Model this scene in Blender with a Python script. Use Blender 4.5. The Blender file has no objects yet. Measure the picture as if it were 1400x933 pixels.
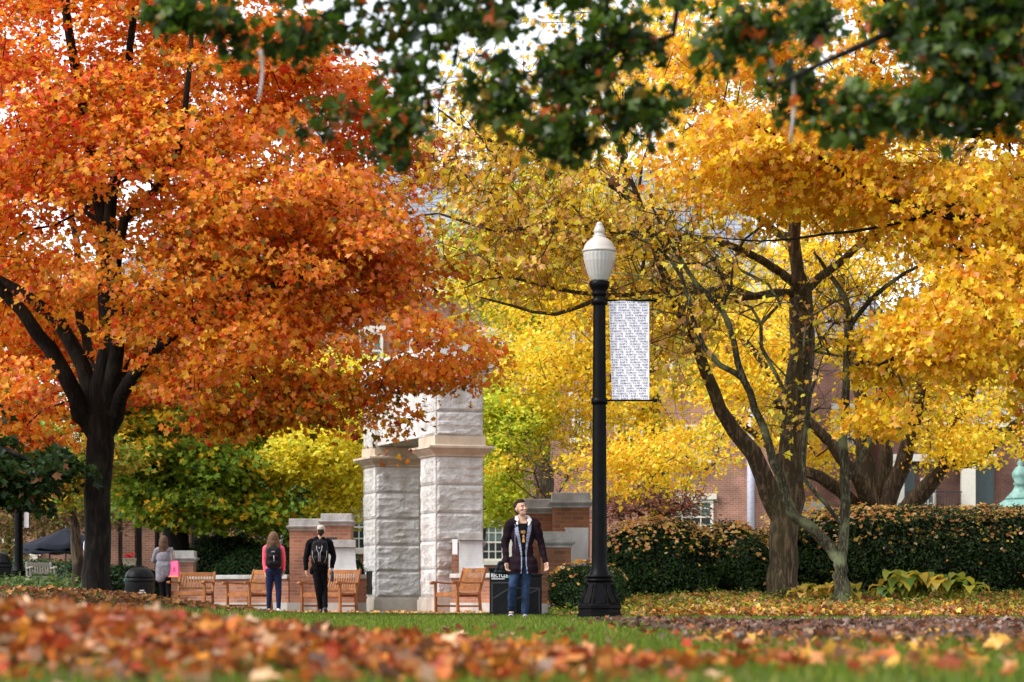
import bpy, bmesh, math, random
import numpy as np
from mathutils import Vector, Matrix, noise as mnoise
R = math.radians
SC = bpy.context.scene
COL = SC.collection
random.seed(7)
rng = np.random.default_rng(7)

# ---------------------------------------------------------------- camera
F = 3500.0           # focal length in pixels of a 1400 wide frame
HY = 820.0           # horizon row
CZ = 0.29            # camera height: the photographer lay in the grass
def P(px, py, Y):
    return Vector(((px - 700.0) / F * Y, Y, CZ + (HY - py) / F * Y))
def PX(px, Y): return (px - 700.0) / F * Y
def PZ(py, Y): return CZ + (HY - py) / F * Y

cam_d = bpy.data.cameras.new('camera')
cam = bpy.data.objects.new('camera', cam_d); COL.objects.link(cam)
cam.location = (0, 0, CZ); cam.rotation_euler = (R(90), 0, 0)
cam_d.sensor_width = 36; cam_d.lens = 90; cam_d.shift_y = (HY - 466.5) / 1400
cam_d.clip_start = 0.1; cam_d.clip_end = 3000
cam_d.dof.use_dof = True; cam_d.dof.focus_distance = 42; cam_d.dof.aperture_fstop = 2.8
SC.camera = cam

# ---------------------------------------------------------------- light
W = bpy.data.worlds.new("World"); SC.world = W; W.use_nodes = True
nt = W.node_tree; nt.nodes.clear()
SUN_EL, SUN_AZ = 48.0, -112.0     # azimuth from +Y towards +X (clockwise)
sky = nt.nodes.new('ShaderNodeTexSky'); sky.sky_type = 'NISHITA'; sky.sun_disc = False
sky.sun_elevation = R(SUN_EL); sky.sun_rotation = R(SUN_AZ)
sky.air_density = 1.0; sky.dust_density = 1.0; sky.ozone_density = 1.0
hsv = nt.nodes.new('ShaderNodeHueSaturation'); hsv.inputs['Saturation'].default_value = 0.22
bg = nt.nodes.new('ShaderNodeBackground'); bg.inputs['Strength'].default_value = 0.15
wo = nt.nodes.new('ShaderNodeOutputWorld')
nt.links.new(sky.outputs[0], hsv.inputs['Color']); nt.links.new(hsv.outputs[0], bg.inputs['Color'])
nt.links.new(bg.outputs[0], wo.inputs['Surface'])
sl = bpy.data.lights.new('sun', 'SUN'); sl.energy = 1.5; sl.angle = R(22); sl.color = (1, 0.955, 0.88)
sun = bpy.data.objects.new('sun', sl); COL.objects.link(sun)
sd = Vector((math.sin(R(SUN_AZ)) * math.cos(R(SUN_EL)), math.cos(R(SUN_AZ)) * math.cos(R(SUN_EL)), math.sin(R(SUN_EL))))
sun.rotation_euler = sd.to_track_quat('Z', 'Y').to_euler(); sun.location = (-20, 0, 40)

vs = SC.view_settings
vs.view_transform = 'Standard'; vs.look = 'None'; vs.gamma = 1; vs.use_curve_mapping = False; vs.exposure = 1.43
cy = SC.cycles
cy.max_bounces = 6; cy.diffuse_bounces = 4; cy.glossy_bounces = 2; cy.transmission_bounces = 4; cy.transparent_max_bounces = 4
cy.caustics_reflective = False; cy.caustics_refractive = False
cy.use_denoising = True
try: cy.denoiser = 'OPENIMAGEDENOISE'
except Exception: pass
cy.sample_clamp_indirect = 6

# ---------------------------------------------------------------- materials
MATS = {}
def _mat(name):
    m = bpy.data.materials.new(name); m.use_nodes = True
    n = m.node_tree; n.nodes.clear()
    out = n.nodes.new('ShaderNodeOutputMaterial')
    return m, n, out
def N(n, t, **kw):
    x = n.nodes.new(t)
    for k, v in kw.items():
        if k.startswith('i_'):
            key = k[2:].replace('_', ' ')
            x.inputs[key].default_value = v
        else: setattr(x, k, v)
    return x
def plain(name, col, rough=0.6, metal=0.0, nscale=8.0, var=0.15, bump=0.0, bscale=40.0, spec=0.5, coat=0.0, sheen=0.0):
    """a solid paint, cloth or metal with uneven wear in colour and gloss"""
    if name in MATS: return MATS[name]
    m, n, out = _mat(name); L = n.links.new
    b = N(n, 'ShaderNodeBsdfPrincipled'); b.inputs['Roughness'].default_value = rough; b.inputs['Metallic'].default_value = metal
    b.inputs['Specular IOR Level'].default_value = spec; b.inputs['Coat Weight'].default_value = coat
    b.inputs['Sheen Weight'].default_value = sheen
    tc = N(n, 'ShaderNodeTexCoord'); no = N(n, 'ShaderNodeTexNoise'); no.inputs['Scale'].default_value = nscale; no.inputs['Detail'].default_value = 6
    L(tc.outputs['Object'], no.inputs['Vector'])
    r = N(n, 'ShaderNodeValToRGB')
    c = Vector(col)
    r.color_ramp.elements[0].position = 0.3; r.color_ramp.elements[1].position = 0.72
    r.color_ramp.elements[0].color = (*(c * (1 - var)), 1); r.color_ramp.elements[1].color = (*[min(1, v * (1 + var)) for v in c], 1)
    L(no.outputs['Fac'], r.inputs['Fac']); L(r.outputs[0], b.inputs['Base Color'])
    if bump > 0:
        n2 = N(n, 'ShaderNodeTexNoise'); n2.inputs['Scale'].default_value = bscale; n2.inputs['Detail'].default_value = 5
        L(tc.outputs['Object'], n2.inputs['Vector'])
        bp = N(n, 'ShaderNodeBump'); bp.inputs['Strength'].default_value = bump; bp.inputs['Distance'].default_value = 0.02
        L(n2.outputs['Fac'], bp.inputs['Height']); L(bp.outputs[0], b.inputs['Normal'])
    L(b.outputs[0], out.inputs['Surface'])
    MATS[name] = m; return m

def leaf_mat(name, transl=0.45, gloss=0.02, rough=0.45):
    """leaf blade: colour comes from each leaf's own colour attribute, part of the light goes through it"""
    if name in MATS: return MATS[name]
    m, n, out = _mat(name); L = n.links.new
    at = N(n, 'ShaderNodeAttribute', attribute_name='leafcol')
    d = N(n, 'ShaderNodeBsdfDiffuse'); t = N(n, 'ShaderNodeBsdfTranslucent')
    g = N(n, 'ShaderNodeBsdfGlossy'); g.inputs['Roughness'].default_value = rough; g.inputs['Color'].default_value = (1, 1, 1, 1)
    mx = N(n, 'ShaderNodeMixShader'); mx.inputs[0].default_value = transl
    m2 = N(n, 'ShaderNodeMixShader'); m2.inputs[0].default_value = gloss
    L(at.outputs['Color'], d.inputs['Color']); L(at.outputs['Color'], t.inputs['Color'])
    L(d.outputs[0], mx.inputs[1]); L(t.outputs[0], mx.inputs[2]); L(mx.outputs[0], m2.inputs[1]); L(g.outputs[0], m2.inputs[2])
    L(m2.outputs[0], out.inputs['Surface'])
    MATS[name] = m; return m

def bark_mat(name, dark, light, moss=(0.05, 0.06, 0.02), moss_amt=0.3, scale=7.0, bump=0.8):
    if name in MATS: return MATS[name]
    m, n, out = _mat(name); L = n.links.new
    tc = N(n, 'ShaderNodeTexCoord'); mp = N(n, 'ShaderNodeMapping'); mp.inputs['Scale'].default_value = (scale, scale, scale * 0.22)
    L(tc.outputs['Object'], mp.inputs['Vector'])
    no = N(n, 'ShaderNodeTexNoise'); no.inputs['Scale'].default_value = 2.6; no.inputs['Detail'].default_value = 9; no.inputs['Distortion'].default_value = 0.6
    L(mp.outputs[0], no.inputs['Vector'])
    mpv = N(n, 'ShaderNodeMapping'); mpv.inputs['Scale'].default_value = (scale * 2.2, scale * 2.2, scale * 0.28); L(tc.outputs['Object'], mpv.inputs['Vector'])
    vo = N(n, 'ShaderNodeTexNoise'); vo.noise_type = 'RIDGED_MULTIFRACTAL'; vo.inputs['Scale'].default_value = .8; vo.inputs['Detail'].default_value = 7; vo.inputs['Distortion'].default_value = .8
    L(mpv.outputs[0], vo.inputs['Vector'])
    mul = N(n, 'ShaderNodeMath', operation='MULTIPLY'); mul.inputs[1].default_value = 1.1; mul.use_clamp = True
    L(vo.outputs['Fac'], mul.inputs[0])
    mu2 = N(n, 'ShaderNodeMath', operation='MULTIPLY_ADD'); L(mul.outputs[0], mu2.inputs[0]); mu2.inputs[1].default_value = .25; L(no.outputs['Fac'], mu2.inputs[2])
    r = N(n, 'ShaderNodeValToRGB'); r.color_ramp.elements[0].position = 0.50; r.color_ramp.elements[1].position = 0.78
    r.color_ramp.elements[0].color = (*dark, 1); r.color_ramp.elements[1].color = (*light, 1)
    L(mu2.outputs[0], r.inputs['Fac'])
    n3 = N(n, 'ShaderNodeTexNoise'); n3.inputs['Scale'].default_value = 2.3; n3.inputs['Detail'].default_value = 4; L(tc.outputs['Object'], n3.inputs['Vector'])
    r3 = N(n, 'ShaderNodeValToRGB'); r3.color_ramp.elements[0].position = 0.5; r3.color_ramp.elements[1].position = 0.66
    r3.color_ramp.elements[1].color = (moss_amt, moss_amt, moss_amt, 1); r3.color_ramp.elements[0].color = (0, 0, 0, 1)
    L(n3.outputs['Fac'], r3.inputs['Fac'])
    mix = N(n, 'ShaderNodeMix', data_type='RGBA'); mix.inputs['B'].default_value = (*moss, 1)
    L(r3.outputs[0], mix.inputs['Factor']); L(r.outputs[0], mix.inputs['A'])
    b = N(n, 'ShaderNodeBsdfPrincipled'); b.inputs['Roughness'].default_value = 0.9; b.inputs['Specular IOR Level'].default_value = 0.25
    L(mix.outputs['Result'], b.inputs['Base Color'])
    bp = N(n, 'ShaderNodeBump'); bp.inputs['Strength'].default_value = bump; bp.inputs['Distance'].default_value = 0.03
    L(mu2.outputs[0], bp.inputs['Height']); L(bp.outputs[0], b.inputs['Normal'])
    L(b.outputs[0], out.inputs['Surface'])
    MATS[name] = m; return m

def brick_mat(name, c1, c2, mortar, scale=1.0, var=0.5):
    """running-bond brick laid in box projection (local x/z or y/z by facing), courses 0.075 m"""
    if name in MATS: return MATS[name]
    m, n, out = _mat(name); L = n.links.new
    tc = N(n, 'ShaderNodeTexCoord'); sp = N(n, 'ShaderNodeSeparateXYZ'); L(tc.outputs['Object'], sp.inputs[0])
    ad = N(n, 'ShaderNodeMath', operation='ADD'); L(sp.outputs['X'], ad.inputs[0]); L(sp.outputs['Y'], ad.inputs[1])
    cb = N(n, 'ShaderNodeCombineXYZ'); L(ad.outputs[0], cb.inputs['X']); L(sp.outputs['Z'], cb.inputs['Y'])
    br = N(n, 'ShaderNodeTexBrick'); br.inputs['Scale'].default_value = scale
    br.inputs['Brick Width'].default_value = 0.215; br.inputs['Row Height'].default_value = 0.075
    br.inputs['Mortar Size'].default_value = 0.010; br.inputs['Mortar Smooth'].default_value = 0.2; br.inputs['Bias'].default_value = 0.0
    br.inputs['Color1'].default_value = (*c1, 1); br.inputs['Color2'].default_value = (*c2, 1); br.inputs['Mortar'].default_value = (*mortar, 1)
    L(cb.outputs[0], br.inputs['Vector'])
    no = N(n, 'ShaderNodeTexNoise'); no.inputs['Scale'].default_value = 1.3; no.inputs['Detail'].default_value = 8; L(tc.outputs['Object'], no.inputs['Vector'])
    r = N(n, 'ShaderNodeValToRGB'); r.color_ramp.elements[0].position = 0.3; r.color_ramp.elements[1].position = 0.7
    r.color_ramp.elements[0].color = (1 - var, 1 - var, 1 - var, 1); r.color_ramp.elements[1].color = (1.1, 1.08, 1.05, 1)
    L(no.outputs['Fac'], r.inputs['Fac'])
    mx = N(n, 'ShaderNodeMix', data_type='RGBA', blend_type='MULTIPLY'); mx.inputs['Factor'].default_value = 1
    L(br.outputs['Color'], mx.inputs['A']); L(r.outputs[0], mx.inputs['B'])
    b = N(n, 'ShaderNodeBsdfPrincipled'); b.inputs['Roughness'].default_value = 0.85; L(mx.outputs['Result'], b.inputs['Base Color'])
    bp = N(n, 'ShaderNodeBump'); bp.inputs['Strength'].default_value = 0.6; bp.inputs['Distance'].default_value = 0.01; bp.invert = True
    L(br.outputs['Fac'], bp.inputs['Height']); L(bp.outputs[0], b.inputs['Normal'])
    L(b.outputs[0], out.inputs['Surface'])
    MATS[name] = m; return m

def stone_mat(name, c1, c2, rough_face=False, scale=6.0, speck=0.5):
    if name in MATS: return MATS[name]
    m, n, out = _mat(name); L = n.links.new
    tc = N(n, 'ShaderNodeTexCoord')
    no = N(n, 'ShaderNodeTexNoise'); no.inputs['Scale'].default_value = scale; no.inputs['Detail'].default_value = 10; no.inputs['Roughness'].default_value = 0.65
    L(tc.outputs['Object'], no.inputs['Vector'])
    n2 = N(n, 'ShaderNodeTexNoise'); n2.inputs['Scale'].default_value = 90; n2.inputs['Detail'].default_value = 3; L(tc.outputs['Object'], n2.inputs['Vector'])
    mxf = N(n, 'ShaderNodeMix', data_type='FLOAT'); mxf.inputs['Factor'].default_value = speck
    L(no.outputs['Fac'], mxf.inputs['A']); L(n2.outputs['Fac'], mxf.inputs['B'])
    r = N(n, 'ShaderNodeValToRGB'); r.color_ramp.elements[0].position = 0.36; r.color_ramp.elements[1].position = 0.64
    nw = N(n, 'ShaderNodeTexNoise'); nw.inputs['Scale'].default_value = 1.1; nw.inputs['Detail'].default_value = 7; mpw = N(n, 'ShaderNodeMapping'); mpw.inputs['Scale'].default_value = (2.2, 2.2, .55); L(tc.outputs['Object'], mpw.inputs['Vector']); L(mpw.outputs[0], nw.inputs['Vector'])
    rw = N(n, 'ShaderNodeValToRGB'); rw.color_ramp.elements[0].position = .32; rw.color_ramp.elements[1].position = .6; rw.color_ramp.elements[0].color = (.68, .66, .63, 1); L(nw.outputs['Fac'], rw.inputs['Fac'])
    mw = N(n, 'ShaderNodeMix', data_type='RGBA', blend_type='MULTIPLY'); mw.inputs['Factor'].default_value = 1; L(r.outputs[0], mw.inputs['A']); L(rw.outputs[0], mw.inputs['B'])
    r.color_ramp.elements[0].color = (*c1, 1); r.color_ramp.elements[1].color = (*c2, 1)
    L(mxf.outputs['Result'], r.inputs['Fac'])
    b = N(n, 'ShaderNodeBsdfPrincipled'); b.inputs['Roughness'].default_value = 0.8; L(mw.outputs['Result'], b.inputs['Base Color'])
    bp = N(n, 'ShaderNodeBump'); bp.inputs['Strength'].default_value = 0.9 if rough_face else 0.25; bp.inputs['Distance'].default_value = 0.05 if rough_face else 0.01
    if rough_face:
        n4 = N(n, 'ShaderNodeTexNoise'); n4.inputs['Scale'].default_value = 9; n4.inputs['Detail'].default_value = 8; n4.inputs['Roughness'].default_value = 0.6
        L(tc.outputs['Object'], n4.inputs['Vector']); L(n4.outputs['Fac'], bp.inputs['Height'])
    else: L(mxf.outputs['Result'], bp.inputs['Height'])
    L(bp.outputs[0], b.inputs['Normal']); L(b.outputs[0], out.inputs['Surface'])
    MATS[name] = m; return m

# ---------------------------------------------------------------- object helpers
def tag(o, label=None, cat=None, group=None, kind=None):
    if label: o['label'] = label
    if cat: o['category'] = cat
    if group: o['group'] = group
    if kind: o['kind'] = kind
    return o
def empty(name, loc=(0, 0, 0), rz=0.0, label=None, cat=None, group=None):
    o = bpy.data.objects.new(name, None); COL.objects.link(o)
    o.location = loc; o.rotation_euler = (0, 0, rz); o.empty_display_size = 0.3
    return tag(o, label, cat, group)
def link(name, me, mat=None, parent=None, loc=(0, 0, 0), rot=(0, 0, 0)):
    o = bpy.data.objects.new(name, me); COL.objects.link(o)
    if mat is not None and not me.materials: me.materials.append(mat)
    o.parent = parent; o.location = loc; o.rotation_euler = rot
    return o
def copy_tree(o, parent=None):
    c = o.copy(); COL.objects.link(c); c.parent = parent
    for k in ('label',):
        pass
    for ch in list(o.children): copy_tree(ch, c)
    return c
def shade(me, smooth=True):
    me.polygons.foreach_set('use_smooth', np.full(len(me.polygons), smooth, dtype=bool))

class MB:
    """collects boxes, tubes, lathes and prisms into one mesh"""
    def __init__(s): s.v = []; s.f = []; s.sm = []
    def add(s, vs_, fs_, smooth=False):
        o = len(s.v); s.v += [tuple(v) for v in vs_]; s.f += [tuple(i + o for i in f) for f in fs_]; s.sm += [smooth] * len(fs_)
        return s
    def box(s, c, d, rz=0.0, bev=0.0, rx=0.0):
        x, y, z = [k / 2 for k in d]; M = Matrix.Rotation(rz, 3, 'Z') @ Matrix.Rotation(rx, 3, 'X'); c = Vector(c)
        if bev <= 0:
            vs_ = [c + M @ Vector((sx * x, sy * y, sz * z)) for sz in (-1, 1) for sy in (-1, 1) for sx in (-1, 1)]
            fs_ = [(0, 2, 3, 1), (4, 5, 7, 6), (0, 1, 5, 4), (2, 6, 7, 3), (0, 4, 6, 2), (1, 3, 7, 5)]
            return s.add(vs_, fs_)
        b = bmesh.new(); bmesh.ops.create_cube(b, size=1.0)
        for v in b.verts: v.co = Vector((v.co.x * 2 * x, v.co.y * 2 * y, v.co.z * 2 * z))
        bmesh.ops.bevel(b, geom=b.edges[:], offset=min(bev, 0.45 * min(d)), segments=2, profile=0.5, affect='EDGES')
        b.verts.index_update()
        vs_ = [c + M @ v.co for v in b.verts]; fs_ = [[v.index for v in f.verts] for f in b.faces]
        b.free(); return s.add(vs_, fs_)
    def box2(s, a, b, bev=0.0):
        a = Vector(a); b = Vector(b)
        return s.box((a + b) / 2, [abs(k) for k in (b - a)], 0, bev)
    def bar(s, a, b, w, h, bev=0.0, up=(0, 0, 1)):
        a = Vector(a); b = Vector(b); d = b - a; L_ = d.length; d.normalize()
        u = Vector(up); x = d.cross(u)
        if x.length < 1e-4: x = d.cross(Vector((0, 1, 0)))
        x.normalize(); z = x.cross(d)
        t = MB(); t.box((0, 0, 0), (w, L_, h), 0, bev); M = Matrix((x, d, z)).transposed(); c = (a + b) / 2
        return s.add([c + M @ Vector(v) for v in t.v], t.f)
    def tube(s, pts, rad, n=8, cap=True):
        pts = [Vector(p) for p in pts]
        if not hasattr(rad, '__len__'): rad = [rad] * len(pts)
        vs_ = []; fs_ = []; pu = None
        for i, p in enumerate(pts):
            d = (pts[min(i + 1, len(pts) - 1)] - pts[max(i - 1, 0)]).normalized()
            u = pu if pu is not None else (Vector((0, 0, 1)) if abs(d.z) < 0.9 else Vector((1, 0, 0)))
            x = d.cross(u).normalized(); u = x.cross(d).normalized(); pu = u
            for k in range(n):
                a = 2 * math.pi * k / n; vs_.append(p + (x * math.cos(a) + u * math.sin(a)) * rad[i])
        for i in range(len(pts) - 1):
            for k in range(n):
                a = i * n + k; b = i * n + (k + 1) % n; fs_.append((a, b, b + n, a + n))
        if cap: fs_.append(tuple(range(n))[::-1]); fs_.append(tuple(range((len(pts) - 1) * n, len(pts) * n)))
        return s.add(vs_, fs_, True)
    def lathe(s, prof, n=24, c=(0, 0, 0), smooth=True, sy=1.0, sq=0.0, phase=0.0):
        c = Vector(c); vs_ = []; fs_ = []
        for r, z in prof:
            for k in range(n):
                a = 2 * math.pi * k / n + phase
                vs_.append(c + Vector((r * math.cos(a), r * math.sin(a) * sy, z)))
        for i in range(len(prof) - 1):
            for k in range(n):
                a = i * n + k; b = i * n + (k + 1) % n; fs_.append((a, b, b + n, a + n))
        fs_.append(tuple(range(n))[::-1]); fs_.append(tuple(range((len(prof) - 1) * n, len(prof) * n)))
        return s.add(vs_, fs_, smooth)
    def prism(s, poly, a, b, axis='y', smooth=False):
        """poly = (u, v) points; extruded along axis between a and b"""
        def q(u, v, t): return {'y': (u, t, v), 'x': (t, u, v), 'z': (u, v, t)}[axis]
        n = len(poly); vs_ = [q(u, v, a) for u, v in poly] + [q(u, v, b) for u, v in poly]
        fs_ = [(i, (i + 1) % n, (i + 1) % n + n, i + n) for i in range(n)]
        fs_ += [tuple(range(n))[::-1], tuple(range(n, 2 * n))]
        return s.add(vs_, fs_, smooth)
    def mesh(s, name, M=None):
        me = bpy.data.meshes.new(name); v = s.v if M is None else [M @ Vector(p) for p in s.v]
        me.from_pydata([tuple(p) for p in v], [], s.f); me.polygons.foreach_set('use_smooth', s.sm)
        b = bmesh.new(); b.from_mesh(me); bmesh.ops.recalc_face_normals(b, faces=b.faces[:]); b.to_mesh(me); b.free()
        me.update(); return me
    def build(s, name, mat, parent=None, loc=(0, 0, 0), rot=(0, 0, 0)):
        return link(name, s.mesh(name), mat, parent, loc, rot)

# ---------------------------------------------------------------- ground height
def sig(t): return 1 / (1 + np.exp(-np.clip(t, -40, 40)))
def sst(a, b, x):
    t = np.clip((x - a) / (b - a), 0, 1); return t * t * (3 - 2 * t)
def hz(x, y):
    x = np.asarray(x, float); y = np.asarray(y, float)
    # left bank under the big maple
    xc = -6.8 - (y - 48) * 0.22
    h = 0.42 * sig(-(x - xc) / 0.7) * sst(32, 40, y)
    # right planting bed
    h = h + 0.27 * sig((x - 1.6) / 0.35) * sst(37.5, 43.5, y) * (1 - sst(60, 75, y))
    # raked leaf bank close to the camera, left
    m = np.interp(x, [-6, -2.2, -1.6, -0.86, -0.3, 0.25, 0.9, 2.0], [0.25, 0.23, 0.18, 0.115, 0.06, 0.02, 0.0, 0.0])
    h = h + m * np.exp(-((y - 10.4) / 1.5) ** 2)
    h = h + 0.012 * np.sin(x * 1.7 + y * 0.6) * np.sin(y * 0.9) * (y < 47)
    return h
def hzs(x, y): return float(hz(x, y))
# ================================================================= stonework
GRAN_R = stone_mat('granite_rough', (.40, .39, .385), (.70, .685, .675), True)
GRAN_S = stone_mat('granite_smooth', (.52, .51, .51), (.70, .69, .69), False, 5, .7)
LIME_S = stone_mat('limestone', (.46, .36, .27), (.62, .51, .41), False, 3, .3)
LIME_B = stone_mat('limestone_base', (.42, .36, .31), (.62, .56, .50), False, 2.5, .3)
SCROLL = stone_mat('scroll_granite', (.33, .33, .335), (.46, .46, .465), False, 4, .6)
CAPST = stone_mat('cap_stone', (.24, .23, .22), (.50, .49, .47), False, 4, .4)
CONC = stone_mat('wall_base_stone', (.36, .33, .31), (.50, .46, .43), False, 3, .4)
JOINT = plain('joint_mortar', (.46, .42, .39), .9)
BRK = brick_mat('brick_wall', (.42, .17, .09), (.30, .105, .06), (.33, .22, .165))
BRK_D = brick_mat('brick_pier', (.36, .135, .05), (.22, .075, .035), (.27, .17, .11))
BRK_F = brick_mat('brick_facade', (.47, .20, .13), (.36, .14, .09), (.46, .36, .30))
TRIM = plain('cream_trim', (.72, .68, .58), .55, var=.06)
GLASSY = plain('window_glass', (.035, .05, .06), .08, spec=.8, var=.5, nscale=1.2)
SHADEG = plain('window_blind', (.12, .20, .18), .5)

def rough_block(mb, o, ex, ey, ez, dx, dz, depth_dir, seed, amp=.055, nx=16, nz=10, marg=.03):
    """rock-faced block face: origin o, spans dx along ex and dz along ez, bulging along depth_dir"""
    r2 = np.random.default_rng(seed); ox, oz = r2.uniform(0, 50, 2)
    V = []
    for j in range(nz + 1):
        for i in range(nx + 1):
            u = i / nx; w_ = j / nz; e = min(u * dx, (1 - u) * dx, w_ * dz, (1 - w_) * dz)
            rise = min(1, max(0, (e - .008) / marg)); 
            nv = mnoise.fractal(Vector((u * dx * 2.2 + ox, w_ * dz * 4.5 + oz, seed)), .9, 2.1, 5)
            st_ = mnoise.noise(Vector((u * dx * 1.3 + ox, w_ * dz * 7 + oz, seed + 9)))
            h = rise * (amp * (.75 + .9 * nv) + amp * .5 * (1 if st_ > .08 else 0))
            V.append(o + ex * (u * dx) + ez * (w_ * dz) + depth_dir * max(0, h))
    F_ = [(j * (nx + 1) + i, j * (nx + 1) + i + 1, (j + 1) * (nx + 1) + i + 1, (j + 1) * (nx + 1) + i) for j in range(nz) for i in range(nx)]
    mb.add(V, F_, False)

# ---- granite arch
AL = math.asin(.3375); U = Vector((-math.sin(AL), math.cos(AL), 0)); Vv = Vector((math.cos(AL), math.sin(AL), 0)); A0 = Vector((PX(596, 57), 57, 0))
def arch_pt(u, v, z): return A0 + U * u + Vv * v + Vector((0, 0, z))
arch = empty('granite_arch', tuple(arch_pt(2.8, .56, 0)), 0, 'tall pale granite arch of rock-faced blocks with tan stone bands in the centre', 'arch')
def child_fix(o, root): o.matrix_parent_inverse = Matrix.Translation(-root.location); return o
def abox(mb, u0, u1, v0, v1, z0, z1):
    vs_ = [arch_pt(u, v, z) for z in (z0, z1) for v in (v0, v1) for u in (u0, u1)]
    mb.add(vs_, [(0, 1, 3, 2), (4, 6, 7, 5), (0, 4, 5, 1), (2, 3, 7, 6), (0, 2, 6, 4), (1, 5, 7, 3)])
WD = 1.12; PT = 5.15
def pillar(u0, u1, sd_):
    core = MB(); abox(core, u0 + .012, u1 - .012, .012, WD - .012, .30, PT); child_fix(core.build('mortar_core', JOINT, arch), arch)
    rb = MB(); zs = [.34 + .628 * k for k in range(6)]; k = 0
    levels = [(zs[i], zs[i + 1]) for i in range(5)] + [(3.95, 4.49), (4.49, 5.12)]
    g = .012; ez = Vector((0, 0, 1))
    for (z0, z1) in levels:
        z0 += g; z1 -= g; s_ = sd_ * 100 + k; k += 1
        rough_block(rb, arch_pt(u0, g, z0), Vv, None, ez, WD - 2 * g, z1 - z0, -U, s_, .032, 20, 11)
        rough_block(rb, arch_pt(u1 - g, 0, z0), -U, None, ez, (u1 - u0) - 2 * g, z1 - z0, -Vv, s_ + 20, .02, 16, 10)
        rough_block(rb, arch_pt(u1, WD - g, z0), -Vv, None, ez, WD - 2 * g, z1 - z0, U, s_ + 40, .05, 10, 6)
        rough_block(rb, arch_pt(u0 + g, WD, z0), U, None, ez, (u1 - u0) - 2 * g, z1 - z0, Vv, s_ + 60, .03, 10, 6)
    child_fix(rb.build('rock_faced_block', GRAN_R, arch), arch)
    bs = MB(); abox(bs, u0 - .06, u1 + .06, -.06, WD + .06, -.05, .29); abox(bs, u0 - .03, u1 + .03, -.03, WD + .03, .292, .345); child_fix(bs.build('plinth', LIME_B, arch), arch)
    cp = MB(); o_ = [(.02, 3.475, 3.53), (.07, 3.532, 3.575), (.115, 3.577, 3.62), (.16, 3.622, 3.655), (.20, 3.657, 3.715), (.10, 3.717, 3.74), (.03, 3.742, 3.945)]
    # one flaring moulding: stacked rings lofted
    prof = [(.0, 3.475), (.03, 3.50), (.035, 3.53), (.09, 3.575), (.15, 3.625), (.165, 3.66), (.21, 3.665), (.21, 3.715), (.05, 3.735), (.035, 3.75), (.035, 3.945), (.0, 3.945)]
    V = []; n_ = len(prof)
    for e, z in prof: V += [arch_pt(u0 - e, -e, z), arch_pt(u0 - e, WD + e, z), arch_pt(u1 + e, WD + e, z), arch_pt(u1 + e, -e, z)]
    F_ = [(4 * i + j, 4 * i + (j + 1) % 4, 4 * i + 4 + (j + 1) % 4, 4 * i + 4 + j) for i in range(n_ - 1) for j in range(4)] + [(0, 1, 2, 3), tuple(range(4 * n_ - 4, 4 * n_))]
    cp.add(V, F_); child_fix(cp.build('capital', LIME_S, arch), arch)
pillar(0, 1.13, 1); pillar(4.67, 5.70, 2)
bm_ = MB(); abox(bm_, 1.14, 4.66, .05, WD - .05, 3.98, 5.12); child_fix(bm_.build('lintel', GRAN_S, arch), arch)
en = MB()
for e, z0, z1 in ((.03, 5.16, 5.34), (.10, 5.342, 5.40), (.18, 5.402, 5.46), (.27, 5.462, 5.56), (.02, 5.562, 6.0)):
    abox(en, -e, 5.70 + e, -e, WD + e, z0, z1)
child_fix(en.build('cornice', GRAN_S, arch), arch)
pl = MB(); c_ = arch_pt(5.35, -.045, .65)
for q in (0,): pl.bar(arch_pt(4.90, -.030, .36 + .34), arch_pt(5.32, -.030, .36 + .34), .03, .56, .01)
pq = pl.build('wall_plaque', plain('bronze_dark', (.018, .015, .013), .6, 0, bump=.3, bscale=120, spec=.15)); tag(pq, 'small dark bronze plaque mounted low on the far arch pillar', 'plaque')

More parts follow.
